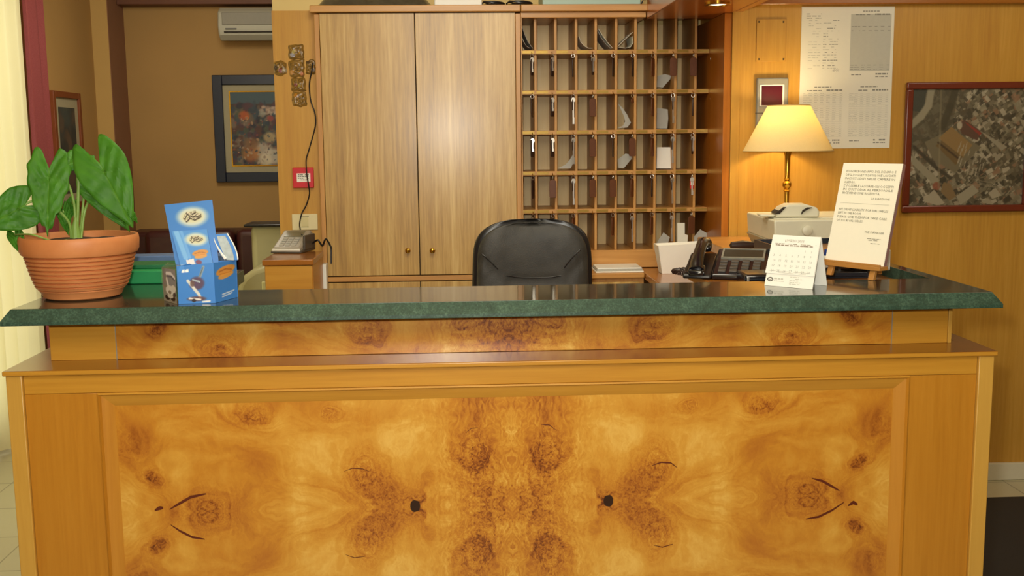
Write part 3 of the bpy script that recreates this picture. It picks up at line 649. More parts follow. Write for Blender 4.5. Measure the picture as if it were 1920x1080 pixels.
# ============================================================= PIER: cross, alarm, switch, cord, side box, terminal
def tile(name,px,Yb,th,label,colors,parent,seed):
    cx=sum(p[0] for p in px)/len(px); cy=sum(p[1] for p in px)/len(px)
    rings=[]; 
    n=28; pts=[]
    for i in range(n):
        a=2*math.pi*i/n; k=len(px); 
        # ray to polygon
        best=99
        for j in range(k):
            x0,y0=px[j][0]-cx,px[j][1]-cy; x1,y1=px[(j+1)%k][0]-cx,px[(j+1)%k][1]-cy
            dx,dy=math.cos(a),math.sin(a); ex,ey=x1-x0,y1-y0; den=dx*ey-dy*ex
            if abs(den)<1e-9: continue
            tt=(x0*ey-y0*ex)/den; ss=(x0*dy-y0*dx)/den
            if tt>0 and -.001<=ss<=1.001: best=min(best,tt)
        best*=1+.05*math.sin(a*7+seed); pts.append((best*math.cos(a),best*math.sin(a)))
    R=14; vs=[]; cs=[]; rr=random.Random(seed)
    blobs=[(rr.uniform(-.6,.6),rr.uniform(-.6,.6),rr.uniform(.2,.4),c) for c in colors]
    for j in range(R+1):
        s=j/R
        for i,(a,b) in enumerate(pts):
            u,w=a*s,b*s; h=th*(1-s**5)*(.7+.5*noise.noise(V((u*.25,w*.25,seed)))) if j<R else 0
            p=P(cx+u,cy+w,Yb); vs.append(V((p.x,Yb-.001-h,p.z)))
            col=hx('94702E')*(.85+.5*noise.noise(V((u*.4,w*.4,seed+5))))
            mx=max(abs(q) for pq in pts for q in pq)
            for bx,by,br_,c in blobs:
                d=math.hypot(u/mx-bx,w/mx-by)
                if d<br_*.8: col=hx(c)
            cs.append(col)
    fs=[(j*n+i,j*n+(i+1)%n,(j+1)*n+(i+1)%n,(j+1)*n+i) for j in range(R) for i in range(n)]
    f=MB().add(vs,fs); o=f.build(name,M['ceramic'],parent)
    me=o.data; c=np.array(cs); c=np.clip(c,0,1); c=np.where(c<=.04045,c/12.92,((c+.055)/1.055)**2.4)
    a=me.color_attributes.new('Col','FLOAT_COLOR','POINT')
    if len(me.vertices)==len(c): a.data.foreach_set('color',np.concatenate([c,np.ones((len(c),1))],1).astype(np.float32).ravel())
    tag(o,label); return o
pc=P(558,140,YK)
t=thing('ceramic_cross','ochre glazed ceramic relief cross of separate tiles on the wooden pier','cross',(pc.x,YK-.004,pc.z))
tile('cross_tile',[(541,84),(569,83),(571,110),(541,112)],YK,.012,'top ceramic tile with pale figure',['9A98A0','B0A060'],t,1)
tile('cross_tile',[(540,113),(571,111),(571,144),(544,146)],YK,.012,'centre ceramic tile with pink relief',['C07850','B88848'],t,2)
tile('cross_tile',[(545,147),(573,145),(574,170),(547,172)],YK,.012,None,['7A4038','9A8C34'],t,3)
tile('cross_tile',[(547,173),(574,171),(576,198),(564,201),(548,197)],YK,.012,'bottom ceramic tile with grey figure',['8A8890','B07820'],t,4)
tile('cross_tile',[(513,117),(525,113),(537,117),(538,138),(524,144),(514,138)],YK,.012,'left ceramic tile with dark red figures',['7A1E1E','9A8C70','4A3820'],t,5)
tile('cross_tile',[(574,115),(584,111),(591,112),(592,139),(580,140),(573,137)],YK,.012,'right ceramic tile with grey figure',['8A8680','54402C'],t,6)
def plate(x0,y0,x1,y1,Y,th,mat,name,parent=None,bev=.002):
    a=P((x0+x1)/2,(y0+y1)/2,Y); p0=P(x0,(y0+y1)/2,Y); p1=P(x1,(y0+y1)/2,Y); q0=P((x0+x1)/2,y0,Y); q1=P((x0+x1)/2,y1,Y)
    return MB().box(p0.x,p1.x,Y-th,Y,q1.z,q0.z).build(name,mat,parent,bevel=bev)
q=P(569,333,YK); t=thing('fire_alarm_point','square red fire alarm call point on the wooden pier','alarm',(q.x,YK,q.z))
plate(550,314,589,352,YK-.0005,.02,M['red'],'housing',t,.003)
plate(556.5,325,582,341,YK-.02,.0015,M['whitepaper'],'label_card',t,.0003)
f=MB(); a=P(557,341,YK-.022); b=P(582,341,YK-.022); c_=P(557,325,YK-.022); mx=frame(a,b,c_)
for k in range(4): bars(f,.004,.05,.007+k*.007,.003,.0003,.85,.008)
f.xf(mx).build('printed_text',M['inkdark'],t,smooth=False)['kind']='stuff'
q=P(572,415,YK); t=thing('light_switch','rectangular ivory light switch plate on the wooden pier','switch',(q.x,YK,q.z))
plate(548,401,596,431,YK-.0005,.008,M['switchm'],'cover_plate',t,.002)
plate(566,406,578,425,YK-.008,.004,plain('rocker','D0C490',.35),'rocker',t,.001)
for (x0,y0,x1,y1) in ((565,405.3,579,406.2),(565,425,579,426)): plate(x0,y0,x1,y1,YK-.008,.0008,M['dgrey'],'gap',t,0)
# curly black cord hung from the cross down to the terminal
cp=[(586,118,.03),(585,130,.03),(581,150,.02),(580,165,.015),(583,190,.012),(590,210,.012),(592,230,.012),(588,250,.012),(578,285,.015),(574,300,.03),(575,325,.036),(579,350,.036),(580,365,.02),(574,385,.02),(566,400,.028),(562,418,.03),(563,430,.05),(566,440,.12)]
f=MB(); pts=[P(x,y,YK-d) for x,y,d in cp]
def cat(pts,k=6):
    o=[]; n=len(pts)
    for i in range(n-1):
        p0,p1,p2,p3=pts[max(i-1,0)],pts[i],pts[i+1],pts[min(i+2,n-1)]
        for j in range(k):
            s=j/k; o.append(.5*((2*p1)+(p2-p0)*s+(2*p0-5*p1+4*p2-p3)*s*s+(3*p1-p0-3*p2+p3)*s**3))
    return o+[pts[-1]]
tag(f.tube(cat(pts),.0028,8).build('telephone_cord',M['black']),'thin black cord hanging over the red alarm point and the switch','cord')
# wooden pedestal below the terminal
yb=4.16; bx0=X(495,yb,500); bx1=X(586,yb,500); zp=Z(487,yb,540)
t=thing('pedestal','small orange-brown wooden pedestal carrying the card terminal','pedestal',((bx0+bx1)/2,yb,0))
MB().box(bx0-.006,bx1+.004,yb-.006,4.47,zp-.022,zp).build('pedestal_top',M['ledge'],t,bevel=.003)
MB().box(bx0,bx1,yb+.014,4.465,.04,zp-.022).build('body',M['deskz'],t)
MB().box(bx0+.003,bx1-.003,yb,yb+.014,.06,zp-.024).build('door',M['deskx'],t,bevel=.002)
MB().box(bx0+.02,bx1-.02,yb+.03,4.45,0,.04).build('plinth',M['hole'],t)
# card terminal
cpos=PZ(545,474,zp+.001); 
t=thing('card_terminal','grey card payment terminal with sloping keypad on the wooden pedestal','terminal',(cpos.x,cpos.y+.06,zp+.0005),-.22)
pr=[(-.075,0),(.085,0),(.085,.075),(.06,.085),(-.075,.022)]
MB().prism([(-.06,y,z) for y,z in pr],(.12,0,0)).build('body',M['greyplastic'],t,world=False,bevel=.008,segs=3)
MB().prism([(-.066,y*1.05,z*.35) for y,z in pr],(.132,0,0)).build('cradle',M['dgrey'],t,world=False,bevel=.003)
sl=math.atan2(.063,.135); mxk=Matrix.Translation((0,-.075,.0225))@Matrix.Rotation(sl,4,'X')
MB().box(-.04,.04,.09,.135,-.001,.0015,0,mxk).build('display',plain('lcd','6E6C58',.2),t,world=False)
MB().box(-.06,.06,-.008,-.0,-.018,-.004,0,mxk).build('card_slot',M['whitep'],t,world=False,bevel=.002)
for r in range(4):
    for c in range(3): MB().box(-.036+c*.026,-.016+c*.026,.015+r*.018,.028+r*.018,-.001,.003,0,mxk).build('key_button',M['greypaper'],t,world=False,bevel=.001)
MB().box(.06,.07,-.04,.08,.01,.07).build('printer_side',M['dgrey'],t,world=False,bevel=.003)
f=MB().tube(cat([V((.07,.05,.03)),V((.10,.03,.045)),V((.115,.04,.02)),V((.135,.03,.05)),V((.15,.04,.02)),V((.16,.02,.01)),V((.165,.0,-.05))]),.004,8).build('power_lead',M['black'],t,world=False)
# white sockets strip standing beside the pedestal
sx=X(601,4.45,520)
for k,(xx0,xx1,lab) in enumerate(((596,603,'narrow white socket strip beside the pedestal, left of two'),(605,613,'white cable box beside the tall cabinet, right of two'))):
    a0=X(xx0,4.5,520); a1=X(xx1,4.5,520)
    tag(MB().box(a0,a1,4.48,4.545,.0,Z(496,4.48,605)).build('socket_strip',M['whitep'],bevel=.003),lab,'socket')
# ============================================================= RIGHT WALL: blank plate, intercom, price sheets, framed photo
q=P(1446,76,YR); t=thing('blank_plate','blank square wooden cover plate with four screws on the wall','plate',(q.x,YR,q.z))
plate(1418,36,1474,116,YR-.0005,.004,M['wallwood'],'cover',t,.001)
for x,y in ((1423,41),(1469,41),(1423,111),(1469,111)):
    s=P(x,y,YR-.005); MB().lathe([(.0035,0),(.0035,.0015),(.001,.002)],seg=10,mx=Matrix.Translation(s)@Matrix.Rotation(math.pi/2,4,'X')).build('screw',M['hole'],t)
q=P(1445,200,YR); t=thing('intercom_panel','grey wall panel with dark red square screen behind the lamp shade','panel',(q.x,YR,q.z))
plate(1416,146,1475,260,YR-.0005,.022,plain('intercom_grey','8C8A80',.4,.2),'housing',t,.006)
plate(1424,158.5,1470,199,YR-.022,.003,M['whitep'],'screen_bezel',t,.001)
plate(1428,161,1467,197.5,YR-.025,.002,M['darkred'],'screen',t,.0005)
plate(1416,211,1475,213,YR-.022,.0006,M['dgrey'],'seam',t,0)
a=P(1497.5,279,YR); b=P(1667,281,YR); c_=P(1502,13,YR); d_=P(1674,15,YR)
bl=V((a.x,YR-.003,a.z)); W_=P(1672,150,YR).x-P(1499.5,150,YR).x; Hh=c_.z-a.z; bl=V((P(1499.5,150,YR).x,YR-.003,a.z))
t=thing('price_list_sheet','large white printed sheet of four pages pinned on the wall above the lamp','poster',bl)
MB().box(bl.x,bl.x+W_,YR-.003,YR-.0005,bl.z,bl.z+Hh).build('sheet',M['paper'],t)
mx=frame(bl,bl+V((W_,0,0)),bl+V((0,0,Hh))); rr=random.Random(5)
def page(x0,y0,w,h,kind):
    pg=MB(); lt=MB(); 
    pg.add([(x0+.003,y0+.003,.0003),(x0+w-.003,y0+.003,.0003),(x0+w-.003,y0+h-.003,.0003),(x0+.003,y0+h-.003,.0003)],[(0,1,2,3)])
    p=pg.xf(mx).build('page',M['paper'],t,smooth=False)
    dk=MB()
    if kind=='form':
        for k in range(3): bars(dk,x0+.02,x0+.08,y0+h-.03-k*.008,.003,fill=.9,wl=.012,rnd=rr)
        y=y0+h-.055
        while y>y0+.05:
            bars(lt,x0+.03,x0+.08,y,.002,fill=.6,wl=.012,rnd=rr)
            bars(dk if rr.random()<.3 else lt,x0+.09,x0+.135+.02*rr.random(),y,.003,fill=.6,wl=.01,rnd=rr); y-=.0105
        for k in range(9): 
            a=rr.uniform(0,.02); dk.tube([mx.inverted()@(mx@V((x0+.13+.003*k,y0+.04+.008*rr.random(),.0008))),V((x0+.135+.003*k,y0+.05+.006*rr.random(),.0008))],.0005,4)
    else:
        if kind=='grey': lt.add([(x0+.012,y0+.045,.0005),(x0+w-.012,y0+.045,.0005),(x0+w-.012,y0+h-.03,.0005),(x0+.012,y0+h-.03,.0005)],[(0,1,2,3)])
        bars(dk,x0+.06,x0+.13,y0+h-.02,.0035,fill=.9,wl=.01,rnd=rr)
        bars(dk,x0+.03,x0+.09,y0+h-.034,.004,.0008,fill=.8,wl=.012,rnd=rr); bars(dk,x0+.11,x0+w-.015,y0+h-.034,.006,.0008,fill=.8,wl=.012,rnd=rr)
        y=y0+h-.045
        while y>y0+.045:
            tgt=dk if kind=='grey' and rr.random()<.15 else lt
            for (p0,p1) in ((.015,.05),(.06,.075),(.085,.1),(.11,.125),(.135,.15),(.165,.175)):
                if p1<w-.012: bars(tgt,x0+p0,x0+p1,y,.0018,.0008,fill=.9,wl=.012,rnd=rr)
            lt.add([(x0+.012,y-.003,.0008),(x0+w-.012,y-.003,.0008),(x0+w-.012,y-.0024,.0008),(x0+.012,y-.0024,.0008)],[(0,1,2,3)]); y-=.0085
        bars(dk,x0+.02,x0+.06,y0+.028,.004,fill=.9,wl=.01,rnd=rr); bars(dk,x0+.12,x0+w-.02,y0+.03,.006,fill=.9,wl=.01,rnd=rr); bars(dk,x0+.12,x0+w-.02,y0+.02,.004,fill=.9,wl=.01,rnd=rr)
    lt.xf(mx).build('faint_print',M['inklight'],p,smooth=False)['kind']='stuff'; dk.xf(mx).build('dark_print',M['ink'],p,smooth=False)['kind']='stuff'
page(0,Hh*.47,W_/2,Hh*.53,'form'); page(W_/2,Hh*.47,W_/2,Hh*.53,'grey'); page(0,0,W_/2,Hh*.47,'list'); page(W_/2,0,W_/2,Hh*.47,'list')
# framed aerial photograph
x0=P(1693,275,YR).x; x1=P(1931,275,YR).x; z1=P(1800,154,YR).z; z0=P(1800,397,YR).z
t=thing('framed_aerial_photo','mahogany framed aerial town photograph on the panelled wall at right','picture',((x0+x1)/2,YR,z0))
for nme,g in (('frame_rail',(x0,x1,z0,z0+.028)),('frame_rail',(x0,x1,z1-.028,z1)),('frame_stile',(x0,x0+.028,z0+.028,z1-.028)),('frame_stile',(x1-.028,x1,z0+.028,z1-.028))):
    MB().box(g[0],g[1],YR-.022,YR-.001,g[2],g[3]).build(nme,M['darkframe'],t,bevel=.005,segs=3)
im=Img(190,190,'4E4A38'); rr=random.Random(11)
for k in range(1500):
    x=rr.random(); y=rr.random(); s=.008+.014*rr.random(); c=rr.choice(['6A6450','8A846C','A49C84','3A362A','2C2A20','55503E','746C56','BCB49C','4A4434','8C6A50'])
    an=.6+rr.choice([0,1.57])+rr.uniform(-.15,.15); ca,sa=math.cos(an)*s*rr.uniform(1,2),math.sin(an)*s*rr.uniform(1,2)
    im.poly([(x-ca+sa*.6,y-sa-ca*.6),(x+ca+sa*.6,y+sa-ca*.6),(x+ca-sa*.6,y+sa+ca*.6),(x-ca-sa*.6,y-sa+ca*.6)],c,.85)
im.poly([(0,.45),(.35,.65),(.4,1),(0,1)],'4A4634',.75); im.poly([(0,.82),(.1,.8),(.12,1),(0,1)],'2E342C',.9)
im.line([(.0,.70),(.08,.77),(.14,.86),(.16,1.0)],.03,'9A947C'); im.line([(.27,.68),(.33,.85),(.37,1.)],.03,'34301F',.8)
im.poly([(.12,.55),(.36,.66),(.62,.50),(.40,.28),(.2,.4)],'6E664E')
im.poly([(.24,.58),(.35,.68),(.54,.52),(.46,.41)],'8E7040'); im.poly([(.22,.52),(.27,.56),(.46,.42),(.40,.35)],'6A5430'); im.line([(.24,.545),(.43,.40)],.008,'3A2A18')
im.poly([(.41,.70),(.46,.74),(.62,.63),(.58,.56),(.44,.62)],'54382C'); im.poly([(.46,.72),(.5,.7),(.62,.62),(.6,.6)],'8E2A20'); im.blob(.42,.69,.02,.03,'B4AC94')
im.poly([(.60,.64),(.64,.62),(.85,.50),(.80,.47)],'98917A'); im.poly([(.02,.48),(.04,.42),(.27,.22),(.22,.18),(.02,.36)],'948E76')
im.line([(.03,.51),(.24,.32),(.36,.24)],.014,'2E2A20',.9)
for k in range(34):
    x=.4+rr.random()*.24; y=.26+rr.random()*.24
    if abs((x-.52)*.8+(y-.38))<.14: im.line([(x,y),(x+.012,y+.05)],.004,'A8A088',.8)
for k in range(14): im.line([(.42+rr.random()*.4,.1+rr.random()*.2),(.45+rr.random()*.4,.12+rr.random()*.2)],.003,'8C846C',.7)
im.poly([(.3,.2),(.36,.19),(.42,.08),(.36,.04),(.28,.12)],'7C6440'); im.blob(.24,.17,.03,.03,'8C4A34',.9)
im.poly([(.42,.08),(.56,.18),(.62,.12),(.46,.0)],'9C967E'); im.poly([(.12,.04),(.22,.14),(.32,.02),(.26,0)],'A8A088'); im.poly([(.7,.1),(.76,.15),(.82,.08),(.74,.05)],'A8A088'); im.poly([(.63,.02),(.7,.06),(.76,.0)],'9A947C')
im.line([(.26,.16),(.245,.99)],.008,'8C8264',.5)
im.a=im.a*.78+hx('5C543C')*.22
print_grid('photograph',[(x0+.028,YR-.010,z0+.028),(x1-.028,YR-.010,z0+.028),(x1-.028,YR-.010,z1-.028),(x0+.028,YR-.010,z1-.028)],im.a,M['photo'],t)
# ============================================================= TABLE LAMP
yl=4.15; ls=P(1477,283,yl); lt=P(1477,198,yl)
rb=(X(1560,yl,283)-X(1397,yl,283))/2; rtp=(X(1517,yl,198)-X(1440,yl,198))/2
t=thing('table_lamp','lit table lamp with cream conical shade and brass stem','lamp',(ls.x,yl,zsft+.0005))
MB().lathe([(rtp,lt.z),(rb,ls.z),(rb-.002,ls.z),(rtp-.002,lt.z),(rtp,lt.z)],(ls.x,yl,0),48,cap=False).build('lamp_shade',M['shade'],t)
for r_,z_ in ((rtp,lt.z),(rb,ls.z)):
    MB().tube([(ls.x+r_*math.cos(a),yl+r_*math.sin(a),z_) for a in [2*math.pi*i/40 for i in range(41)]],.0018,6).build('shade_trim',plain('shade_tape','B89C60',.8),t)
st=[(0.001,zsft+.0005),(.052,zsft+.0005),(.052,zsft+.008),(.042,zsft+.016),(.02,zsft+.024),(.012,zsft+.035)]
zk=Z(346,yl,1474)
st+=[(.0095,zsft+.06),(.0095,zk-.028),(.014,zk-.024),(.009,zk-.018),(.017,zk-.006),(.017,zk+.006),(.009,zk+.016),(.013,zk+.02),(.0095,zk+.026),(.0115,ls.z-.02),(.015,ls.z-.006),(.015,ls.z),(.011,ls.z+.003),(.006,ls.z+.01),(.006,ls.z+.05),(.001,ls.z+.05)]
MB().lathe(st,(ls.x,yl,0),24,cap=False).build('lamp_stem',M['brass'],t)
MB().lathe([(.012,ls.z+.05),(.012,ls.z+.075),(.03,ls.z+.10),(.03,ls.z+.12),(.015,ls.z+.14),(.001,ls.z+.143)],(ls.x,yl,0),18,cap=False).build('bulb',M['bulb'],t)
l=bpy.data.lights.new('table_lamp_light','POINT'); l.energy=9; l.color=(1,.76,.40); l.shadow_soft_size=.04
o=bpy.data.objects.new('table_lamp_light',l); C.objects.link(o); o.location=(ls.x,yl,ls.z+.12)
# ============================================================= PRINTER AND CHEQUE READER
yp=3.66; fl_=P(1452,413,yp); bk=P(1400,397,4.08); frx=X(1668,yp,420); zpt=fl_.z
ang=0.
t=thing('printer','boxy beige desktop printer on the wooden ledge behind the calendar','printer',(fl_.x+.2,yp+.17,zsft))
bx=bk.x+.02
pr=[(fl_.x,yp),(frx,yp),(frx,4.08),(bk.x,4.08)]
def slab(pts,z0,z1,mat,name,par,bev=.004,taper=0.):
    c=V((sum(p[0] for p in pts)/len(pts),sum(p[1] for p in pts)/len(pts)))
    lo=[V((p[0]+(c.x-p[0])*taper,p[1]+(c.y-p[1])*taper,z0)) for p in pts]; hi=[V((p[0],p[1],z1)) for p in pts]
    return MB().loft([lo,hi]).build(name,mat,par,bevel=bev,segs=3)
slab(pr,zsft+.035,zpt,M['beige'],'upper_case',t,.006,.02)
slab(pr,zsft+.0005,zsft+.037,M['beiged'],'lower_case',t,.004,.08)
kx=P(1513,432,yp); MB().lathe([(.018,0),(.018,.008),(.015,.010),(.001,.011)],seg=28,mx=Matrix.Translation(V((kx.x,yp,kx.z)))@Matrix.Rotation(math.pi/2,4,'X'),cap=False).build('platen_knob',M['beige'],t)
MB().box(fl_.x+.02,frx-.02,yp+.04,yp+.30,zpt-.001,zpt+.004).build('lid',M['beige'],t,bevel=.003)
q=P(1492,395,yp+.08)
t=thing('cheque_reader','cream rounded desk scanner sitting on top of the beige printer','scanner',(q.x,yp+.09,zpt+.0045),-.12)
pr=[(-.075,0),(.075,0),(.078,.02),(.066,.036),(.030,.047),(-.03,.047),(-.055,.036),(-.075,.014)]
MB().prism([(x,-.05,z) for x,z in pr],(0,.10,0)).build('housing',M['beige'],t,world=False,bevel=.008,segs=3)
MB().prism([(-.075,-.03,.002),(-.075,.045,.002),(-.125,.045,.002),(-.125,-.02,.002)],(0,0,.008)).build('feed_tray',M['beige'],t,world=False,bevel=.003)
MB().prism([(-.062,-.053,.014),(-.045,-.053,.033),(-.04,-.053,.038),(-.05,-.053,.038),(-.078,-.053,.014)],(0,.1,0)).build('slot',M['hole'],t,world=False)
MB().tube([(.012,-.053,.012),(.018,-.055,.024),(.032,-.055,.033),(.05,-.053,.036)],[.001,.004,.004,.001],8).build('roll_slot',M['hole'],t,world=False)
q=P(1395,452,3.8); tag(MB().lathe([(.001,-.03),(.008,-.026),(.011,0),(.008,.026),(.001,.03)],(0,0,0),16,mx=Matrix.Translation((q.x,3.82,zsft+.0115))@Matrix.Rotation(math.pi/2,4,'Y')@Matrix.Scale(1.6,4),cap=False).build('dark_pouch',M['darktag']),'small dark rounded pouch lying left of the printer on the wooden ledge','pouch')
q=PZ(1391,463,zsft+.002); tag(MB().box(q.x-.03,q.x+.03,3.74,3.75,zsft,zsft+.004).build('pen',M['black'],bevel=.0015),'black pen lying on the wooden ledge left of the calendar','pen')
# ============================================================= OFFICE CHAIR
yc=3.55; ccx=(X(883,yc,500)+X(1112,yc,500))/2; hw=(X(1112,yc,500)-X(883,yc,500))/2; ztop=Z(409,yc,1000)
t=thing('office_chair','black leather office chair behind the reception desk','chair',(ccx,yc+.1,0))
def backshape(scale,yoff,bul,name,mat,label=None,zb=None):
    nu,nv=36,30; vs=[]; z0=.52 if zb is None else zb; Ht=ztop-z0-(.0 if scale==1 else .012)
    def half(w):
        z=z0+Ht*w; 
        if w>.8: s=(w-.8)/.2; return hw*scale*(.97-.04*s)*(max(0,1-s**3.2))**.36
        return hw*scale*(.9+.1*math.sin(min(1,w/.55)*math.pi/2)-.03*max(0,(w-.55)/.25))
    for side in (0,1):
        for j in range(nv+1):
            w=j/nv; w=1-(1-w)**1.6
            for i in range(nu+1):
                u=-1+2*i/nu; u=math.copysign(1-(1-abs(u))**1.4,u); x=half(w)*u
                e=max(0,(1-abs(u)**5))*max(0,1-w**14)*min(1,w*8+.2)
                d=bul*e**.6
                if side==0 and scale<1:
                    # seams: v shape diagonals and lumbar crease
                    zz=z0+Ht*w; f1=abs((abs(x)-hw*.95)+(ztop-.12-zz)*-1.1+.0); 
                    la=ztop-.10-(hw-abs(x))*.95
                    if abs(x)>hw*.55: d-=.009*math.exp(-((zz-la)/.006)**2)
                    zl=ztop-.205
                    if abs(x)<hw*.45: d-=.012*math.exp(-((zz-zl)/.008)**2)
                    d+=.012*math.exp(-((zz-(zl-.08))/.05)**2)*(1-abs(u)**3)
                    d+=.0015*noise.noise(V((x*30,zz*30,2)))
                vs.append(V((ccx+x,yc+yoff+(-d if side==0 else d*.6+.01)+.12*(w-1)*-.4-.03*0+ .02*abs(u)**2*-1,z0+Ht*w)))
    n=(nu+1)*(nv+1); fs=[]
    for j in range(nv):
        for i in range(nu):
            a=j*(nu+1)+i; fs.append((a,a+1,a+nu+2,a+nu+1)); fs.append((n+a+nu+1,n+a+nu+2,n+a+1,n+a))
    for j in range(nv):
        a=j*(nu+1); fs.append((a+nu+1,a,n+a,n+a+nu+1)); a+=nu; fs.append((a,a+nu+1,n+a+nu+1,n+a))
    for i in range(nu): fs.append((i+1,i,n+i,n+i+1)); a=nv*(nu+1)+i; fs.append((a,a+1,n+a+1,n+a))
    o=MB().add(vs,fs).build(name,mat,t); o.data.set_sharp_from_angle(angle=math.radians(70)); return o
backshape(1,.0,.03,'back_shell',M['black'])
cu=backshape(.93,-.018,.035,'back_cushion',M['leather'])
from mathutils.bvhtree import BVHTree
bv=BVHTree.FromPolygons([v.co for v in cu.data.vertices],[tuple(p.vertices) for p in cu.data.polygons])
for pl in ([(897,470),(908,480),(920,491),(934,505)],[(1088,468),(1078,478),(1068,489),(1058,502)],[(950,517),(975,520),(1003,521),(1030,520),(1052,517)]):
    pts=[]
    for x,y in pl:
        d=(P(x,y,3.)-EYE).normalized(); hit=bv.ray_cast(EYE-t.location,d)[0]
        if hit is not None: pts.append(hit-d*.0003+t.location)
    if len(pts)>2: MB().tube(cat(pts),.0022,6).build('seam',M['black'],t)
MB().box(ccx-.25,ccx+.25,yc-.42,yc+.04,.44,.53).build('seat',M['leather'],t,bevel=.035,segs=4)
for s in (-1,1):
    MB().tube(cat([V((ccx+s*.27,yc-.3,.46)),V((ccx+s*.30,yc-.3,.66)),V((ccx+s*.30,yc-.05,.69)),V((ccx+s*.27,yc+.02,.60))]),.02,10).build('armrest',M['black'],t)
MB().tube([(ccx,yc-.15,.44),(ccx,yc-.15,.09)],.028,16).build('gas_column',M['chrome'],t)
for k in range(5):
    a=2*math.pi*k/5+.3; e=V((ccx+.27*math.cos(a),yc-.15+.27*math.sin(a),.07)); MB().tube([(ccx,yc-.15,.10),e],[.028,.018],8).build('base_spoke',M['black'],t)
    MB().lathe([(.001,-.018),(.024,-.016),(.027,0),(.024,.016),(.001,.018)],seg=16,mx=Matrix.Translation(e-V((0,0,.043)))@Matrix.Rotation(a,4,'Z')@Matrix.Rotation(math.pi/2,4,'X'),cap=False).build('caster',M['black'],t)
# ============================================================= RECEPTION DESK
YD=2.30; zm=1.12; zmb=1.09-.004; zle=.987
xl=-.985; xr=1.203; ylp=YD+.012; yup=2.41
zled0=zle-.011
ux0=X(93,yup,640); ux1=X(1783,yup,620)
armL=2.98; armR=3.12
t=desk=thing('reception_desk','large reception desk with burl veneer front panels and wooden ledge','desk',((xl+xr)/2,2.6,0))
# ledge board (U shape following the body)
def uslab(x0,x1,y0,z0,z1,aL,aR,inL,inR,yb,name,mats,par,bev=.003,inset=0.):
    pts=[(x0,y0),(x1,y0),(x1,aR),(inR,aR),(inR,yb),(inL,yb),(inL,aL),(x0,aL)]
    top=[(x0+inset,y0+inset),(x1-inset,y0+inset),(x1-inset,aR),(inR,aR),(inR,yb),(inL,yb),(inL,aL),(x0+inset,aL)]
    f=MB(); n=8; lo=[V((a,b,z0)) for a,b in pts]; mid=[V((a,b,z0+(z1-z0)*.25)) for a,b in pts]; hi=[V((a,b,z1)) for a,b in top]
    vs=lo+mid+hi; fs=[]; 
    # caps as three rectangles each
    def cap(o,rev):
        q=[(o+0,o+1,o+4,o+5),(o+1,o+2,o+3,o+4),(o+0,o+5,o+6,o+7)]
        return [x[::-1] if rev else x for x in q]
    f.add(vs,cap(0,True),0)
    b=0
    f.f+=[tuple(i for i in x) for x in cap(16,False)]; f.mi+=[1]*3
    for r in (0,8):
        for i in range(n): f.f.append((r+i,r+(i+1)%n,r+8+(i+1)%n,r+8+i)); f.mi.append(0)
    return f.build(name,mats,par,bevel=bev,smooth=True,segs=2)
uslab(xl-.004,xr+.004,YD,zled0,zle,armL-.02,armR-.02,xl+.2,xr-.035,yup+.03,'ledge',[M['deskx'],M['ledge']],desk,.0025)
# upper body
zu1=zmb-.0005
MB().box(ux0,ux1,yup+.006,yup+.03,zle,zu1).box(ux0,ux0+.05,yup+.03,armL-.06,zle,zu1).box(ux1-.05,ux1,yup+.03,armR-.06,zle,zu1).build('upper_body',M['deskx'],desk,bevel=.001)
ub0=X(217,yup,630); ub1=X(1672,yup,620)
pcx=(X(210,YD,760)+X(1682,YD,740))/2+.0
S_=.00115
kn_up=[(.03,1.03,.085,.09,.7,1.0,0),(.10,1.07,.05,.06,.5,1,0),(.335,1.045,.05,.035,.85,2.2,0),(.655,1.010,.055,.03,.8,2,0),(.80,1.06,.02,.02,.9,1.2,0),(.21,1.0,.05,.03,.3,1,0),(.5,1.07,.05,.02,.3,1,0)]
kn_up=[(a,b-1.04,c,d,e,f,g) for a,b,c,d,e,f,g in kn_up]
burl_up=burl('burl_veneer_strip',kn_up,pcx,1.04,False,4.)
def mk(name,mb,mat,par):   # object coordinates = world coordinates for the veneer
    o=mb.build(name,mat,par,bevel=0,smooth=False); return o
f=MB().box(ub0+.001,ub1-.001,yup,yup+.006,zle+.001,zu1-.001)
o=mk('burl_strip',f,burl_up,desk); 
MB().box(ux0,ub0-.001,yup,yup+.006,zle,zu1).build('end_block',M['deskx'],desk,bevel=.001)
MB().box(ub1+.001,ux1-.008,yup,yup+.006,zle,zu1).build('end_block',M['deskx'],desk,bevel=.001)
MB().box(ux1-.0075,ux1+.001,yup-.002,yup+.006,zle,zu1).build('edge_strip',M['post'],desk,bevel=.0008)
MB().box(ub0-.001,ub0+.001,yup-.0008,yup+.001,zle,zu1).box(ub1-.001,ub1+.001,yup-.0008,yup+.001,zle,zu1).build('inlay_line',M['silver'],desk)
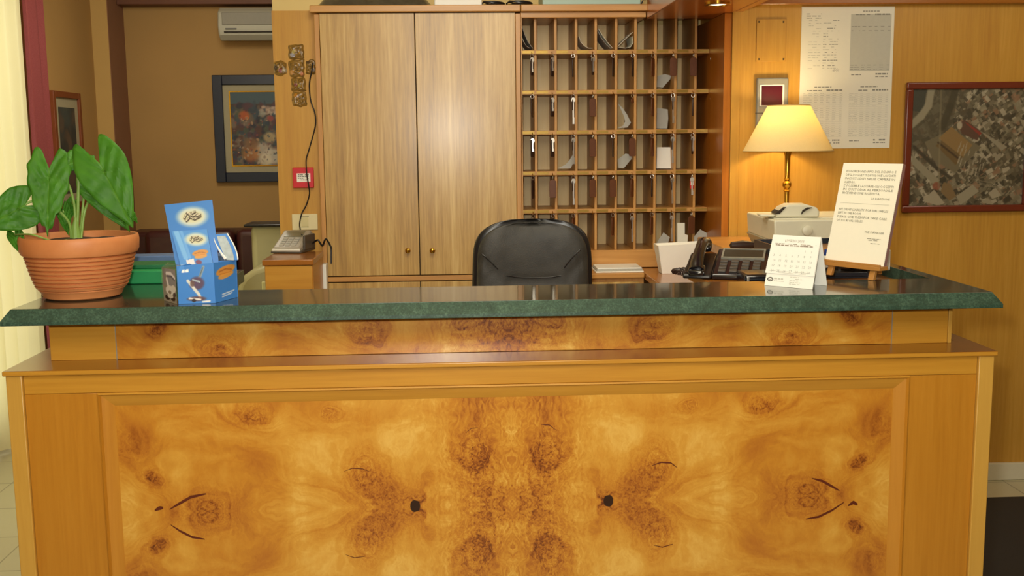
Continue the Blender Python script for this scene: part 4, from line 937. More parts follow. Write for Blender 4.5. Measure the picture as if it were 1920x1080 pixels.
# lower body
xa=X(48,YD,800)-.004; xb=X(1833,YD,800)
MB().box(xl+.004,xr-.004,ylp+.030,yup+.02,.0,zled0).box(xl+.004,xl+.04,yup+.02,armL-.04,0,zled0).box(xr-.04,xr-.004,yup+.02,armR-.04,0,zled0).build('lower_body',M['deskz'],desk,bevel=.001)
MB().box(xl,xa,ylp-.004,ylp+.030,0,zled0).build('corner_post',M['post'],desk,bevel=.002)
MB().box(xb,xr,ylp-.004,ylp+.030,0,zled0).build('corner_post',M['post'],desk,bevel=.002)
yf=ylp+.004
px0=X(210,YD,770); px1=X(1682,YD,740)  # burl panel opening
pz1=.8985; pz0=.15; mw=.034
zrail=pz1+mw
MB().box(xa+.0005,xb-.0005,yf,ylp+.03,zrail,zled0).build('top_rail',M['deskx'],desk,bevel=.001)
MB().box(xa+.0005,px0-mw,yf,ylp+.03,.12,zrail-.0006).build('stile',M['deskz'],desk,bevel=.001)
MB().box(px1+mw,xb-.0005,yf,ylp+.03,.12,zrail-.0006).build('stile',M['deskz'],desk,bevel=.001)
MB().box(xa+.0005,xb-.0005,yf,ylp+.03,0,.1195).build('bottom_rail',M['deskx'],desk,bevel=.001)
def mould(p,q,inn,name):
    # bevelled moulding: outer edge proud with bead, inner edge deeper. p,q outer corners, inn: inner corner offsets (mitre)
    f=MB(); 
    (x0,z0),(x1,z1)=p,q; (u0,w0),(u1,w1)=inn
    def lerp(k): return (x0+(u0-x0)*k,z0+(w0-z0)*k),(x1+(u1-x1)*k,z1+(w1-z1)*k)
    prof=[(0,yf+.02),(0,yf-.004),(.10,yf-.006),(.16,yf-.002),(.20,yf+.001),(.9,yf+.010),(1.,yf+.014),(1.,yf+.02)]
    A=[];B=[]
    for k,y in prof:
        a,b=lerp(k); A.append(V((a[0],y,a[1]))); B.append(V((b[0],y,b[1])))
    f.loft([A,B]); return f.build(name,M['deskx'] if abs(x1-x0)>abs(z1-z0) else M['deskz'],desk)
ox0,ox1,oz1,oz0=px0-mw,px1+mw,zrail-.0003,pz0-mw
mould((ox0,oz1),(ox1,oz1),((px0,pz1),(px1,pz1)),'panel_moulding')
mould((ox0,oz0),(ox0,oz1),((px0,pz0),(px0,pz1)),'panel_moulding')
mould((ox1,oz1),(ox1,oz0),((px1,pz1),(px1,pz0)),'panel_moulding')
mould((ox1,oz0),(ox0,oz0),((px1,pz0),(px0,pz0)),'panel_moulding')
pcz=P(955,952,YD).z
def kp(px,py,rx,rz,am,ri,bl=0):
    q=P(px,py,YD); return (abs(q.x-pcx),abs(q.z-pcz) ,rx*S_,rz*S_,am,ri,bl)
KN=[kp(778,950,11,12,1.6,.4,.9),kp(728,952,62,55,.75,2.2),kp(385,965,66,42,.8,2.4),kp(683,888,44,38,.85,1.8),kp(1012,955,66,55,.85,1.0),
    kp(1022,845,36,58,.7,1.0),kp(1040,1035,46,45,.6,1.0),kp(958,825,26,30,-.55,.8),kp(470,790,26,24,1.1,1.4),kp(603,785,14,16,.8,.8),kp(278,908,24,20,1.1,1.4),kp(235,845,55,36,.4,.8),
    kp(645,790,60,20,.2,.6),kp(560,905,60,35,.2,.8)]
burl_main=burl('burl_veneer_panel',KN,pcx,pcz,True,1.)
# the veneer texture expects world coordinates relative to the desk root
for mt in (burl_up,burl_main):
    for n in mt.node_tree.nodes:
        if n.type=='TEX_COORD':
            mp=mt.node_tree.nodes.new('ShaderNodeVectorMath'); mp.operation='ADD'; mp.inputs[1].default_value=tuple(desk.location)
            links=[l for l in mt.node_tree.links if l.from_node==n]
            for l in links:
                ts=l.to_socket; mt.node_tree.links.remove(l); mt.node_tree.links.new(mp.outputs[0],ts)
            mt.node_tree.links.new(n.outputs['Object'],mp.inputs[0]); break
mk('burl_panel',MB().box(px0-.002,px1+.002,yf+.012,yf+.022,pz0-.002,pz1+.002),burl_main,desk)
# dark bark cracks of the eye shaped knots (inlaid in the veneer)
bark=plain('bark','5A200C',.4)
for pl,wd_ in ((((318,955),(335,945),(358,932),(386,926)),.0036),(((320,984),(338,996),(360,1007),(384,1011)),.0030),
  (((1523,897),(1542,902),(1560,912),(1574,920)),.0034),(((1511,973),(1535,969),(1560,957),(1582,942)),.0030),
  (((645,884),(660,878),(680,879),(694,885)),.0010),(((648,1040),(665,1046),(685,1043)),.0010),(((1222,873),(1240,867),(1258,868),(1270,877)),.0018),(((1225,1022),(1242,1026),(1262,1020)),.0012),
  (((874,811),(884,803),(896,802)),.0010),(((1015,796),(1030,797),(1042,806)),.0012),(((290,957),(298,953),(306,952)),.0045),(((1590,948),(1600,942),(1608,946)),.0045)):
    c_=[P(x,y,yf+.0117) for x,y in pl]
    q_=[]; 
    for a_,b_ in zip(c_,c_[1:]): q_+=[a_.lerp(b_,k/3) for k in range(3)]
    q_.append(c_[-1]); n=len(q_); hw_=[wd_*(.25+.75*math.sin(math.pi*(i+.4)/(n+.2))) for i in range(n)]
    MB().add([q+V((0,0,w)) for q,w in zip(q_,hw_)]+[q-V((0,0,w)) for q,w in zip(q_,hw_)],[(i,i+1,n+i+1,n+i) for i in range(n-1)]).build('bark_crack',bark,desk,smooth=False)
# marble countertop
t=uslab(-.985,1.212,YD-.002,zmb,zm,armL,armR,-.60,1.162,2.56,'marble_countertop',[M['marbleh'],M['marble']],None,.0015,.018)
tag(t,'dark green marble countertop with chamfered edge on the reception desk','countertop')
# ============================================================= PLANT
pcen=V((P(149,450,2.5).x,2.50,zm+.0003))
rim=(P(258,450,2.5).x-P(40,450,2.5).x)/2*.985; zr=P(149,440,2.5).z
h=zr-pcen.z
t=thing('potted_plant','green arrow-leaved plant in a ribbed terracotta pot on the marble','plant',pcen)
prof=[(.001,0),(rim*.60,0),(rim*.66,.004),(rim*.70,.016),(rim*.73,.020)]
nr=8; zz0=.022; zz1=h-.045
for k in range(nr):
    s0=k/nr; s1=(k+1)/nr
    def rr_(s): return rim*(.72+.18*s**.8)
    za=zz0+(zz1-zz0)*s0; zb2=zz0+(zz1-zz0)*s1; dz=zb2-za
    prof+=[(rr_(s0),za),(rr_(s0)+.0055,za+dz*.25),(rr_(s0)+.0065,za+dz*.5),(rr_(s1)+.0045,za+dz*.78),(rr_(s1),za+dz*.95)]
prof+=[(rim*.90,zz1),(rim*.97,zz1+.004),(rim*1.0,zz1+.012),(rim*1.01,h-.012),(rim*1.0,h-.003),(rim*.985,h),(rim*.95,h-.001),(rim*.93,h-.006),(rim*.90,h-.03),(rim*.5,h-.031),(.001,h-.031)]
MB().lathe(prof,(0,0,0),72,cap=False).build('pot',M['terra'],t,world=False)
f=MB().lathe([(rim*.895,h-.02),(rim*.7,h-.012),(rim*.3,h-.010),(.001,h-.008)],(0,0,0),40,cap=False)
for v_ in f.v: v_.z+=.005*noise.noise(v_*60)
f.build('soil',M['soil'],t,world=False)
def leaf(att,tip,hwid,sidept,label=None,droop=.25,fold=.10,lobe=.42,seed=0,ragged=0.):
    """att, tip: world points; sidept: world direction roughly across the leaf"""
    att=V(att); tip=V(tip); U=tip-att; L=U.length; U.normalize(); sd=V(sidept); Wv=(sd-U*sd.dot(U)).normalized(); N=U.cross(Wv)
    half=[(-.05,.0),(-lobe*.6,.20),(-lobe*1.12,.46),(-lobe*.9,.72),(-lobe*.4,.93),(0,1.0),(.2,.93),(.4,.78),(.6,.56),(.78,.33),(.92,.12),(1.,0)]
    cv=cat([V((a,b,0)) for a,b in half],3)
    out=[(q.x,q.y) for q in cv]; out=out+[(x,-y) for x,y in out[-2:0:-1]]
    R=9; n=len(out); vs=[]; cs=[]
    for j in range(R+1):
        s=j/R
        for i,(u,v) in enumerate(out):
            k=1+ragged*.05*math.sin(i*1.3+seed)
            uu=.08*(1-s)+u*s*k; vv=v*s*k; x=uu*L; y=vv*hwid
            dz=-droop*L*(max(0,uu))**2-droop*.6*L*max(0,-uu)**1.5+fold*abs(vv)*hwid*1.2-.12*hwid*vv*vv+.05*hwid*math.sin(6*uu+seed)*abs(vv)+.0035*noise.noise(V((x*45,y*45,seed)))-.0015*math.sin((uu+abs(vv)*.55)*26)
            vein=max(0,1-abs(vv)/.05); lat=abs(math.sin((uu+abs(vv)*.55)*13)); lat=max(0,1-lat*5)*(.35)
            vs.append(att+U*x+Wv*y+N*(dz-.0012*vein)); 
            c=hx('4A8E24')*(.9+.2*noise.noise(V((x*30,y*30,seed))))
            c=c+(hx('8AB848')-c)*min(1,vein*.7+lat); cs.append(c)
    fs=[(j*n+i,j*n+(i+1)%n,(j+1)*n+(i+1)%n,(j+1)*n+i) for j in range(R) for i in range(n)]
    o=MB().add(vs,fs).build('leaf',M['leaf'],t); c=np.clip(np.array(cs),0,1); c=np.where(c<=.04045,c/12.92,((c+.055)/1.055)**2.4)
    a=o.data.color_attributes.new('Col','FLOAT_COLOR','POINT'); 
    if len(o.data.vertices)==len(c): a.data.foreach_set('color',np.concatenate([c,np.ones((len(c),1))],1).astype(np.float32).ravel())
    sm=o.modifiers.new('thickness','SOLIDIFY'); sm.thickness=.0007
    if label: o['label']=label
    return o
leaf(P(190,312,2.48),P(247,424,2.44),.058,V((.92,.25,.42)),'large leaf at the right with its tip hanging down',.10,.12,.42,1)
leaf(P(178,352,2.52),P(244,430,2.50),.036,V((.8,.5,.5)),None,.12,.12,.3,7)
leaf(P(92,322,2.47),P(88,438,2.42),.046,V((1,.25,.05)),'large leaf at the left hanging straight down',.06,.15,.36,2,1)
leaf(P(150,296,2.55),P(104,324,2.50),.032,V((.3,.75,.6)),None,.1,.1,.35,3)
leaf(P(42,388,2.45),P(-32,430,2.42),.050,V((.45,.3,.9)),'leaf reaching out past the left edge of the counter',.15,.12,.42,4)
leaf(P(28,440,2.47),P(42,478,2.44),.018,V((1,.3,.2)),None,.1,.1,.3,5)
leaf(P(118,395,2.52),P(128,440,2.49),.016,V((1,.2,.1)),None,.1,.15,.35,6)
leaf(P(134,385,2.54),P(120,425,2.53),.014,V((1,.4,.1)),None,.1,.15,.35,8)
leaf(P(246,400,2.46),P(258,418,2.45),.008,V((1,.3,.1)),None,.1,.15,.3,9)
gz=h-.010+zm
def stemp(pts,r=.0032): MB().tube(cat([V(p) for p in pts]),r,8).build('stem',M['stem'],t)
g0=V((P(143,440,2.5).x,2.50,gz))
stemp([g0,P(146,400,2.5),P(147,350,2.5),P(150,322,2.5),P(190,312,2.485)],.0035)
stemp([g0+V((.01,0,0)),P(158,400,2.52),P(168,372,2.52),P(178,352,2.52)],.003)
stemp([g0+V((-.006,0,0)),P(140,390,2.5),P(128,345,2.49),P(108,322,2.48),P(92,322,2.475)],.003)
stemp([g0+V((.004,.01,0)),P(156,380,2.54),P(158,330,2.55),P(150,292,2.55)],.0028)
stemp([g0+V((-.012,0,0)),P(128,415,2.49),P(95,385,2.47),P(60,378,2.46),P(42,388,2.455)],.003)
stemp([g0+V((-.012,.005,0)),P(132,420,2.52),P(122,402,2.52),P(118,395,2.52)],.002)
stemp([g0+V((-.014,-.005,0)),P(100,452,2.43),P(60,440,2.40),P(28,440,2.47)],.002)
MB().tube([g0-V((0,0,.004)),g0+V((0,0,.03)),g0+V((.002,0,.05))],[.012,.008,.004],10).build('stem_base',M['stem'],t)
# ============================================================= GREEN AND BLUE CARD BOXES behind the pot
a=PZ(307,533,zm); t=tag(MB().box(-.905,a.x+.03,2.70,2.86,zm+.0004,zm+.034).build('green_box',M['green'],bevel=.003),'flat green card box on the marble behind the terracotta pot','box')
tag(MB().box(-.86,-.71,2.74,2.84,zm+.0345,zm+.044).build('green_folder',M['dgreen'],bevel=.002),'small dark green folder on top of the green box','folder')
tag(MB().box(-.93,-.63,2.885,2.95,zm+.0004,zm+.052).build('blue_box',M['bluecard'],bevel=.003),'slate blue box on the marble behind the green box','box')
# ============================================================= LEAFLET DISPLAY
A=PZ(335,570,zm+.0004); B=PZ(404,568,zm+.0004); Cc=PZ(446,557,zm+.0004); back=Cc-B; D=A+back*1.0
hb=P(404,492,2.366).z-zm; Hv=V((0,0,hb)); 
t=thing('leaflet_display','bright blue card counter display holding leaflets beside the plant','display',(A+B+Cc+D)/4)
def rag(img):
    return img
def logo(im,x,y,s,asp=1.):
    im.blob(x,y,.30*s,.16*s*asp,'D8DCC8',.9,.5); im.blob(x,y,.22*s,.10*s*asp,'D8CC90',.6,.5)
    for a,b in (((-.2,-.02),(-.12,.08)),((-.12,.08),(.0,.07)),((.0,.07),(.08,.09)),((-.16,-.08),(-.06,-.01)),((-.06,-.01),(.05,-.06)),((.05,-.06),(.2,-.01)),((-.08,.05),(.02,.01)),((.02,.01),(.12,.05)),((.1,-.0),(.2,.03))):
        im.line([(x+a[0]*s,y+a[1]*s*asp),(x+b[0]*s,y+b[1]*s*asp)],.026*s,'3A2C20',.95)
        im.line([(x+a[0]*s,y+a[1]*s*asp+.012*s),(x+b[0]*s,y+b[1]*s*asp+.012*s)],.010*s,'F0E8C8',.9)
def tribe(im,x,y,s,asp=1.):
    im.blob(x,y,.30*s,.10*s*asp,'D8903C',.95,.2,.15); im.blob(x,y-.12*s*asp,.24*s,.07*s*asp,'E09A40',.9,.2,.15); im.line([(x-.22*s,y-.02*s),(x,y+.03*s*asp),(x+.2*s,y+.0)],.014*s,'9A5A28',.7); im.line([(x-.2*s,y-.09*s*asp),(x+.18*s,y-.05*s*asp)],.01*s,'B87030',.7)
n_=(B-A).cross(V((0,0,1))).normalized()
if n_.y>0: n_=-n_
n2=(Cc-B).cross(V((0,0,1))).normalized()
if n2.x<0: n2=-n2
# front panel
MB().prism([A,B,B+Hv,A+Hv*.93],-n_*.0025).build('front_panel',M['blue'],t,smooth=False)
MB().prism([B,Cc,Cc+Hv*.95,B+Hv],-n2*.0025).build('side_panel',M['blue'],t,smooth=False)
MB().prism([D,Cc,Cc+Hv*.95,D+Hv*.95],-n_*-.0025).build('rear_panel',M['blue'],t,smooth=False)
MB().prism([A,D,D+Hv*.95,A+Hv*.93],(.0015,0,0)).build('end_panel',M['blue'],t,smooth=False)
MB().prism([A,B,Cc,D],(0,0,.0015)).build('bottom_panel',M['blue'],t,smooth=False)
im=Img(60,66,'3B82D0'); im.poly([(.02,.85),(.2,.9),(.2,1),(.1,1)],'4A90DC')
im.poly([(.12,.88),(.34,.88),(.34,.78),(.12,.78)],'E8EEF4',.0); im.poly([(.14,.90),(.22,.90),(.21,.82),(.13,.83)],'F0F4F4'); im.poly([(.24,.90),(.32,.90),(.32,.82),(.23,.82)],'F0F4F4')
im.line([(.72,.92),(.62,.7),(.56,.6)],.035,'8A9CA8'); im.line([(.7,.9),(.62,.72)],.014,'5A6A70')
im.blob(.52,.52,.17,.14,'5A3C50',.9,.4); im.line([(.28,.6),(.36,.5),(.46,.36),(.56,.24),(.6,.14)],.035,'DCDAD0'); im.blob(.4,.52,.05,.07,'6A5048',.9,.4); im.line([(.42,.62),(.6,.55)],.02,'A8B4BC'); im.blob(.5,.12,.2,.05,'6A3A30',.8,.5); im.line([(.3,.14),(.6,.10)],.02,'E8E0D8'); im.blob(.42,.08,.05,.04,'2A2024'); im.line([(.66,.04),(.85,.05)],.02,'E8E4DC')
o_=n_*.0006
print_grid('front_print',[A+o_,B+o_,B+Hv+o_,A+Hv*.93+o_],im.a,M['print'],t)
im=Img(44,66,'3B80CC'); tribe(im,.5,.78,1.3,.8)
for k in range(2): im.line([(.3,.17-.06*k),(.84-.1*k,.22-.06*k)],.014,'E4E8E8',.8)
o_=n2*.0006; print_grid('side_print',[B+o_,Cc+o_,Cc+Hv*.95+o_,B+Hv+o_],im.a,M['print'],t)
# tall back board with the logo
yb1=2.405; Bq=[P(330,498,yb1),P(410,492,yb1+.01),P(398,375,yb1+.055),P(308,384,yb1+.045)]
bn=(Bq[1]-Bq[0]).cross(Bq[3]-Bq[0]).normalized(); bn=bn if bn.y<0 else -bn
MB().prism([Bq[0]-V((0,0,.08)),Bq[1]-V((0,0,.08)),Bq[1],Bq[2],Bq[3],Bq[0]],-bn*.003).build('back_board',M['blue'],t,smooth=False)
im=Img(64,80,'3D80CA'); logo(im,.54,.76,.85,.9)
o_=bn*.0008; print_grid('board_print',[Bq[0]+o_,Bq[1]+o_,Bq[2]+o_,Bq[3]+o_],im.a,M['print'],t)
# leaflet inside the display (a thing of its own)
y2=2.392; Lq=[P(338,496,y2),P(399,494,y2+.006),P(388,430,y2+.030),P(322,434,y2+.022)]
ln=(Lq[1]-Lq[0]).cross(Lq[3]-Lq[0]).normalized(); ln=ln if ln.y<0 else -ln
lf=thing('blue_leaflet','blue printed leaflets in the display in front of its tall back board','leaflet',(Lq[0]+Lq[1])/2)
MB().prism([Lq[0]-V((0,0,.06)),Lq[1]-V((0,0,.06)),Lq[1],Lq[2],Lq[3],Lq[0]],-ln*.006).build('leaflet_stack',plain('leaflet_edge','6A9CD0',.4),lf,smooth=False)
im=Img(60,60,'4A90D8'); im.line([(.12,1),(.22,.2)],.07,'8AC4F0',.7); im.line([(.26,1),(.34,.2)],.04,'78B4EC',.6); logo(im,.64,.72,.85,1.1); tribe(im,.68,.32,.75,1.1); im.poly([(.22,.0),(.22,.12),(.44,.16),(.46,.0)],'E8E0DC'); im.blob(.58,.05,.08,.06,'7A4058')
o_=ln*.0008; print_grid('leaflet_print',[q+o_ for q in Lq],im.a,M['print'],lf)
# curved booklet with a white edge at the right
bkl=thing('curved_booklet','bent blue booklet with white page edges at the right of the display','booklet',P(420,490,2.41))
vs=[];K=10
for j in range(K+1):
    s=j/K; 
    l_=P(396+24*s**1.5*1.0,440+46*s,2.435-.02*s); r_=P(426+19*math.sin(s*1.5),438+50*s,2.445-.02*s); vs+=[l_,r_]
vs=vs+[q+V((0,.006,0)) for q in vs]; n=2*(K+1)
fs=[(2*j,2*j+1,2*j+3,2*j+2) for j in range(K)]+[(n+2*j+2,n+2*j+3,n+2*j+1,n+2*j) for j in range(K)]+[(2*j+1,n+2*j+1,n+2*j+3,2*j+3) for j in range(K)]+[(2*j+2,n+2*j+2,n+2*j,2*j) for j in range(K)]+[(0,n,n+1,1),(2*K+1,n+2*K+1,n+2*K,2*K)]
MB().add(vs,fs).build('cover',M['blue'],bkl)
pp=[P(407+18*s**1.3,443+44*s,2.432-.02*s) for s in [i/6 for i in range(7)]]+[P(422+17*math.sin(s*1.5),442+46*s,2.437-.02*s) for s in [1-i/6 for i in range(7)]]
MB().prism(pp,(0,-.0008,0)).build('cover_picture',plain('booklet_page','A8B4B8',.5,var=.4,sc=90),bkl,smooth=False)
MB().tube([P(426+20*math.sin(s*1.5),438+49*s,2.441-.02*s) for s in [i/10 for i in range(11)]],.0016,6).build('page_edge',M['whitepaper'],bkl)
MB().tube([P(401+22*s**1.4,446+40*s,2.430-.02*s) for s in [i/8 for i in range(9)]],[.0006+.0028*(i/8) for i in range(9)],6).build('white_fold',M['whitepaper'],bkl)
# clear holder with leaflets at the left end
E0=PZ(308,563,zm+.0004); E1=A+V((-.003,0,0)); hh_=.082
hd=thing('clear_holder','clear plastic holder with a black and white animal card beside the blue display','holder',(E0+E1)/2)
eb=V((.004,.03,0))
MB().prism([E0,E1,E1+V((0,0,hh_)),E0+V((-.002,0,hh_*.92)),E0+V((-.004,0,hh_*.6))],(0,.0016,0)).build('front_wall',M['acrylic'],hd,smooth=False)
MB().prism([E0,E0+eb,E0+eb+V((0,0,hh_)),E0+V((-.002,0,hh_*.9))],(.0016,0,0)).build('side_wall',M['acrylic'],hd,smooth=False)
MB().prism([E0+eb,E1+eb,E1+eb+V((0,0,hh_)),E0+eb+V((0,0,hh_))],(0,.0016,0)).build('back_wall',M['acrylic'],hd,smooth=False)
im=Img(34,66,'9A9480'); im.poly([(0,.5),(1,.5),(1,1),(0,1)],'8C94A0',.6)
im.line([(.3,.85),(.62,.86),(.9,.74)],.05,'F0F0EC'); im.line([(.34,.78),(.66,.78),(.9,.68)],.03,'5A6470'); im.line([(.3,.68),(.42,.45)],.06,'F0EEE4'); im.blob(.52,.36,.3,.13,'EAE6D4',1,.2); im.blob(.5,.3,.1,.05,'9A8C74',1,.3); im.blob(.78,.42,.16,.1,'E8E4D2',1,.2); im.blob(.3,.13,.17,.07,'2A2420',1,.2); im.blob(.72,.13,.16,.07,'2A2420',1,.2); im.blob(.52,.18,.2,.05,'DCD6C0',1,.3); im.blob(.85,.25,.1,.05,'4A4440',1,.3)
f0=V((.0,-.002,.0)); print_grid('animal_card',[E0+f0,E1+f0,E1+f0+V((0,0,hh_*.93)),E0+f0+V((0,0,hh_*.9))],im.a,M['print'],hd)
# ============================================================= INNER DESK AND TELEPHONE
zi=1.092; ix0=X(1284,3.06,500)
t=thing('inner_desk','wooden inner desk behind the marble carrying the black telephone and trays','desk',((ix0+1.155)/2,2.8,0))
MB().box(ix0,1.155,2.567,3.06,zi-.025,zi).build('desk_top',M['ledge'],t,bevel=.002)
MB().box(ix0+.03,1.15,2.60,3.03,0,zi-.025).build('body',M['deskz'],t)
php=P(1345,531,2.86); t=thing('desk_telephone','black desk telephone with handset and tilted display behind the marble','telephone',(php.x+.028,2.88,zi+.0006),-.35); t.scale=(1.02,1.0,1.0)
pr=[(-.085,0),(.10,0),(.10,.058),(.08,.066),(-.085,.014)]
MB().prism([(-.03,y,z) for y,z in pr],(.145,0,0)).build('body',M['blackgloss'],t,world=False,bevel=.008,segs=3)
MB().prism([(-.105,y,z*.8) for y,z in pr],(.075,0,0)).build('handset_cradle',M['black'],t,world=False,bevel=.010,segs=3)
sl=math.atan2(.052,.165); mxk=Matrix.Translation((0,-.085,.0145))@Matrix.Rotation(sl,4,'X')
hs=[(-.068,.0,.008),(-.070,.03,.020),(-.070,.08,.026),(-.070,.13,.025),(-.070,.165,.018),(-.068,.185,.008)]
hs=[mxk@V(q) for q in hs]
MB().tube(cat(hs),[.021-.006*math.sin(math.pi*i/30) for i in range(31)],14).build('handset',M['blackgloss'],t,world=False)
MB().box(-.092,-.046,-.012,.034,-.004,.016,0,mxk).build('mouthpiece',M['blackgloss'],t,world=False,bevel=.01,segs=3)
MB().box(-.092,-.046,.150,.195,-.004,.016,0,mxk).build('earpiece',M['blackgloss'],t,world=False,bevel=.01,segs=3)
f=MB(); 
for (x0,x1,y0,y1) in ((-.015,.10,.105,.110),(-.015,.10,.165,.170),(-.015,-.010,.11,.165),(.095,.10,.11,.165)): f.box(x0,x1,y0,y1,-.001,.004,0,mxk)
f.build('display_frame',M['silver'],t,world=False)
MB().box(-.010,.095,.11,.165,-.001,.0025,0,mxk).build('display',M['screen'],t,world=False)
for r in range(4):
    for c in range(4): MB().box(-.014+c*.029,.006+c*.029,.015+r*.021,.030+r*.021,-.001,.004,0,mxk).build('phone_button',M['dgrey'],t,world=False,bevel=.0015)
cpts=[]; 
for i in range(120):
    s=i/119; a=i*1.15; c0=V((-.075,-.085,.012)).lerp(V((-.11,.05,.01)),s)+V((-.045*math.sin(s*math.pi),0,0)); cpts.append(c0+V((math.cos(a)*.006,0,.0+math.sin(a)*.006)))
MB().tube(cpts,.0017,5).build('coiled_cord',M['darktag'],t,world=False)
# document trays and black box behind the calendar
q0=PZ(1374,533,zm); 
t=thing('letter_tray','two-tier black letter tray behind the calendar','tray',(.955,2.92,zi+.0005))
for z0_ in (.0,.052):
    tr_=MB().box(-.10,.14,-.13,.13,z0_+.0,z0_+.004).build('tray',M['bluegrey'],t,world=False,bevel=.001)
    MB().box(-.10,-.096,-.13,.13,z0_+.004,z0_+.032).build('tray_wall',M['bluegrey'],tr_,world=False,bevel=.001)
    MB().box(.136,.14,-.13,.13,z0_+.004,z0_+.032).build('tray_wall',M['bluegrey'],tr_,world=False,bevel=.001)
    MB().box(-.096,.136,.126,.13,z0_+.004,z0_+.032).build('tray_wall',M['bluegrey'],tr_,world=False,bevel=.001)
    MB().box(-.096,.136,-.132,-.126,z0_+.004,z0_+.016).build('tray_wall',M['bluegrey'],tr_,world=False,bevel=.002)
for x in (-.098,.138):
    for y in (-.11,.12): MB().tube([(x,y,.03),(x,y,.055)],.004,8).build('support_post',M['chrome'],t,world=False)
tag(MB().box(.87,1.08,2.82,3.02,zi+.0585,zi+.072).build('wooden_pad_holder',M['ledge'],bevel=.003),'brown wooden pad lying in the upper tray behind the calendar','pad')
q0=PZ(1378,535,zm); q1=PZ(1440,535,zm)
t=thing('black_case','black glossy case with a steel clasp left of the calendar','case',(.765,2.68,zi+.0005),-.05)
MB().box(-.045,.07,-.045,.06,0,.034).build('body',M['blackgloss'],t,world=False,bevel=.006,segs=3)
MB().box(-.046,.071,-.046,.061,.022,.024).build('lid_seam',M['bluegrey'],t,world=False)
MB().box(-.040,-.034,-.049,-.044,.008,.028).build('clasp',M['chrome'],t,world=False,bevel=.001)
# ============================================================= CALENDAR (tent)
BL=V((.724,2.486,zm+.0004)); BR=V((.812,2.402,zm+.0004)); w_=BR-BL; nb=V((-w_.y,w_.x,0)).normalized(); TL=BL+V((0,0,.118))+nb*.040; TR=TL+w_
if nb.y<0: nb=-nb
TL=BL+V((0,0,.118))+nb*.040; TR=TL+w_; bb=nb*.078
t=thing('desk_calendar','white folded desk calendar standing on the marble before the printer','calendar',(BL+BR)/2)
fn=w_.cross(TL-BL).normalized(); fn=fn if fn.y<0 else -fn
MB().prism([BL,BR,TR,TL],-fn*.0012).build('front_leaf',M['whitepaper'],t,smooth=False)
MB().prism([BL+bb,BR+bb,TR,TL],-fn*.0012).build('back_leaf',M['whitepaper'],t,smooth=False)
mx=frame(BL,BR,TL); Wc=w_.length; Hc=(TL-BL).length
pgf=MB().prism([mx@V((-.003,.030,.001)),mx@V((Wc-.001,.030,.001)),mx@V((Wc-.0005,Hc-.001,.0006)),mx@V((.0005,Hc-.001,.0006))],fn*.0008).build('month_page',M['whitepaper'],t,smooth=False)
f=MB(); put_text(f,'LUGLIO 2011',Wc*.48,Hc-.016,.0085,'CENTER',.0022)
bars(f,.010,Wc-.008,Hc-.022,.0012,.0022,.9,.008); bars(f,.012,Wc-.010,Hc-.026,.0022,.0022,.85,.006)
f.xf(mx).build('month_heading',plain('brown_ink','8A7864',.7),t,smooth=False)
f=MB(); d=1
for r in range(5):
    for c in range(7):
        k=r*7+c-4
        if 1<=k<=31: put_text(f,str(k),.010+c*.0155,Hc-.040-r*.0125,.0078,'LEFT',.0022)
f.xf(mx).build('day_numbers',plain('grey_ink','9AA098',.7),t,smooth=False)['kind']='stuff'
f=MB(); bars(f,.004,Wc-.012,.036,.0008,.0022,1,.03); bars(f,.03,Wc-.016,.0325,.0008,.0022,1,.03)
bars(f,.022,.045,.017,.003,.0006,.9,.006); bars(f,.022,.048,.012,.0012,.0006,.9,.006)
for k in range(5): bars(f,.062,.062+.02+.012*random.random(),.024-k*.0042,.0014,.0006,.9,.007)
f.xf(mx).build('footer_print',M['inklight'],t,smooth=False)['kind']='stuff'
f=MB(); n=20; ins=[];outs=[]
for i in range(n):
    a=2*math.pi*i/n; ins.append(V((.0125+.0052*math.cos(a),.016+.0032*math.sin(a),.0007))); outs.append(V((.0125+.0078*math.cos(a),.016+.0052*math.sin(a),.0007)))
f.add(ins+outs,[(i,(i+1)%n,n+(i+1)%n,n+i) for i in range(n)]); f.tube([V((.009,.0165,.0007)),V((.012,.0145,.0007)),V((.016,.0172,.0007))],.0006,4)
f.xf(mx).build('emblem',M['dgrey'],t,smooth=False)
# ============================================================= NOTICE ON EASEL
zl=1.155; BL=V((.938,2.680,zl)); BR=V((1.029,2.527,zl)); w_=BR-BL; nb=V((-w_.y,w_.x,0)).normalized(); 
if nb.x<0: nb=-nb
TL=BL+V((0,0,.247))+nb*.06; TR=TL+w_; fn=w_.cross(TL-BL).normalized(); fn=fn if fn.x<0 else -fn
t=thing('notice_board','white printed notice on a stiff board leaning on the small easel','sign',(BL+BR)/2)
MB().prism([BL,BR,TR,TL],-fn*.010).build('board',plain('purple_grey_board','8C6A66',.5),t,smooth=False)
MB().prism([BL,BR,TR,TL],fn*.0015).build('notice_sheet',plain('cream_paper','EDE8D4',.6,var=.02),t,smooth=False)
mx=frame(BL,BR,TL); Wn=w_.length; Hn=(TL-BL).length
if (mx.to_3x3()@V((0,0,1))).dot(fn)<0: print('NOTICE FRAME FLIPPED')
f=MB(); zt2=.0022
L1=["NON RISPONDIAMO DEL DENARO E","DEGLI OGGETTI DI VALORE LASCIATI","INCUSTODITI NELLE CAMERE IN","ALBERGO.","E' POSSIBILE LASCIARE GLI OGGETTI","IN CUSTODIA AL PERSONALE","RICEVENDONE RICEVUTA."]
def fit(s,x,y,wid,size,al='LEFT'):
    vs,fs=text(s,size,'LEFT',.0); w=max(v.x for v in vs); k=wid/w if wid else 1
    if al=='RIGHT': x=x-w*k
    f.add([V((x+v.x*k,y+v.y,zt2)) for v in vs],fs)
wl=[.150,.150,.150,.034,.150,.150,.115]
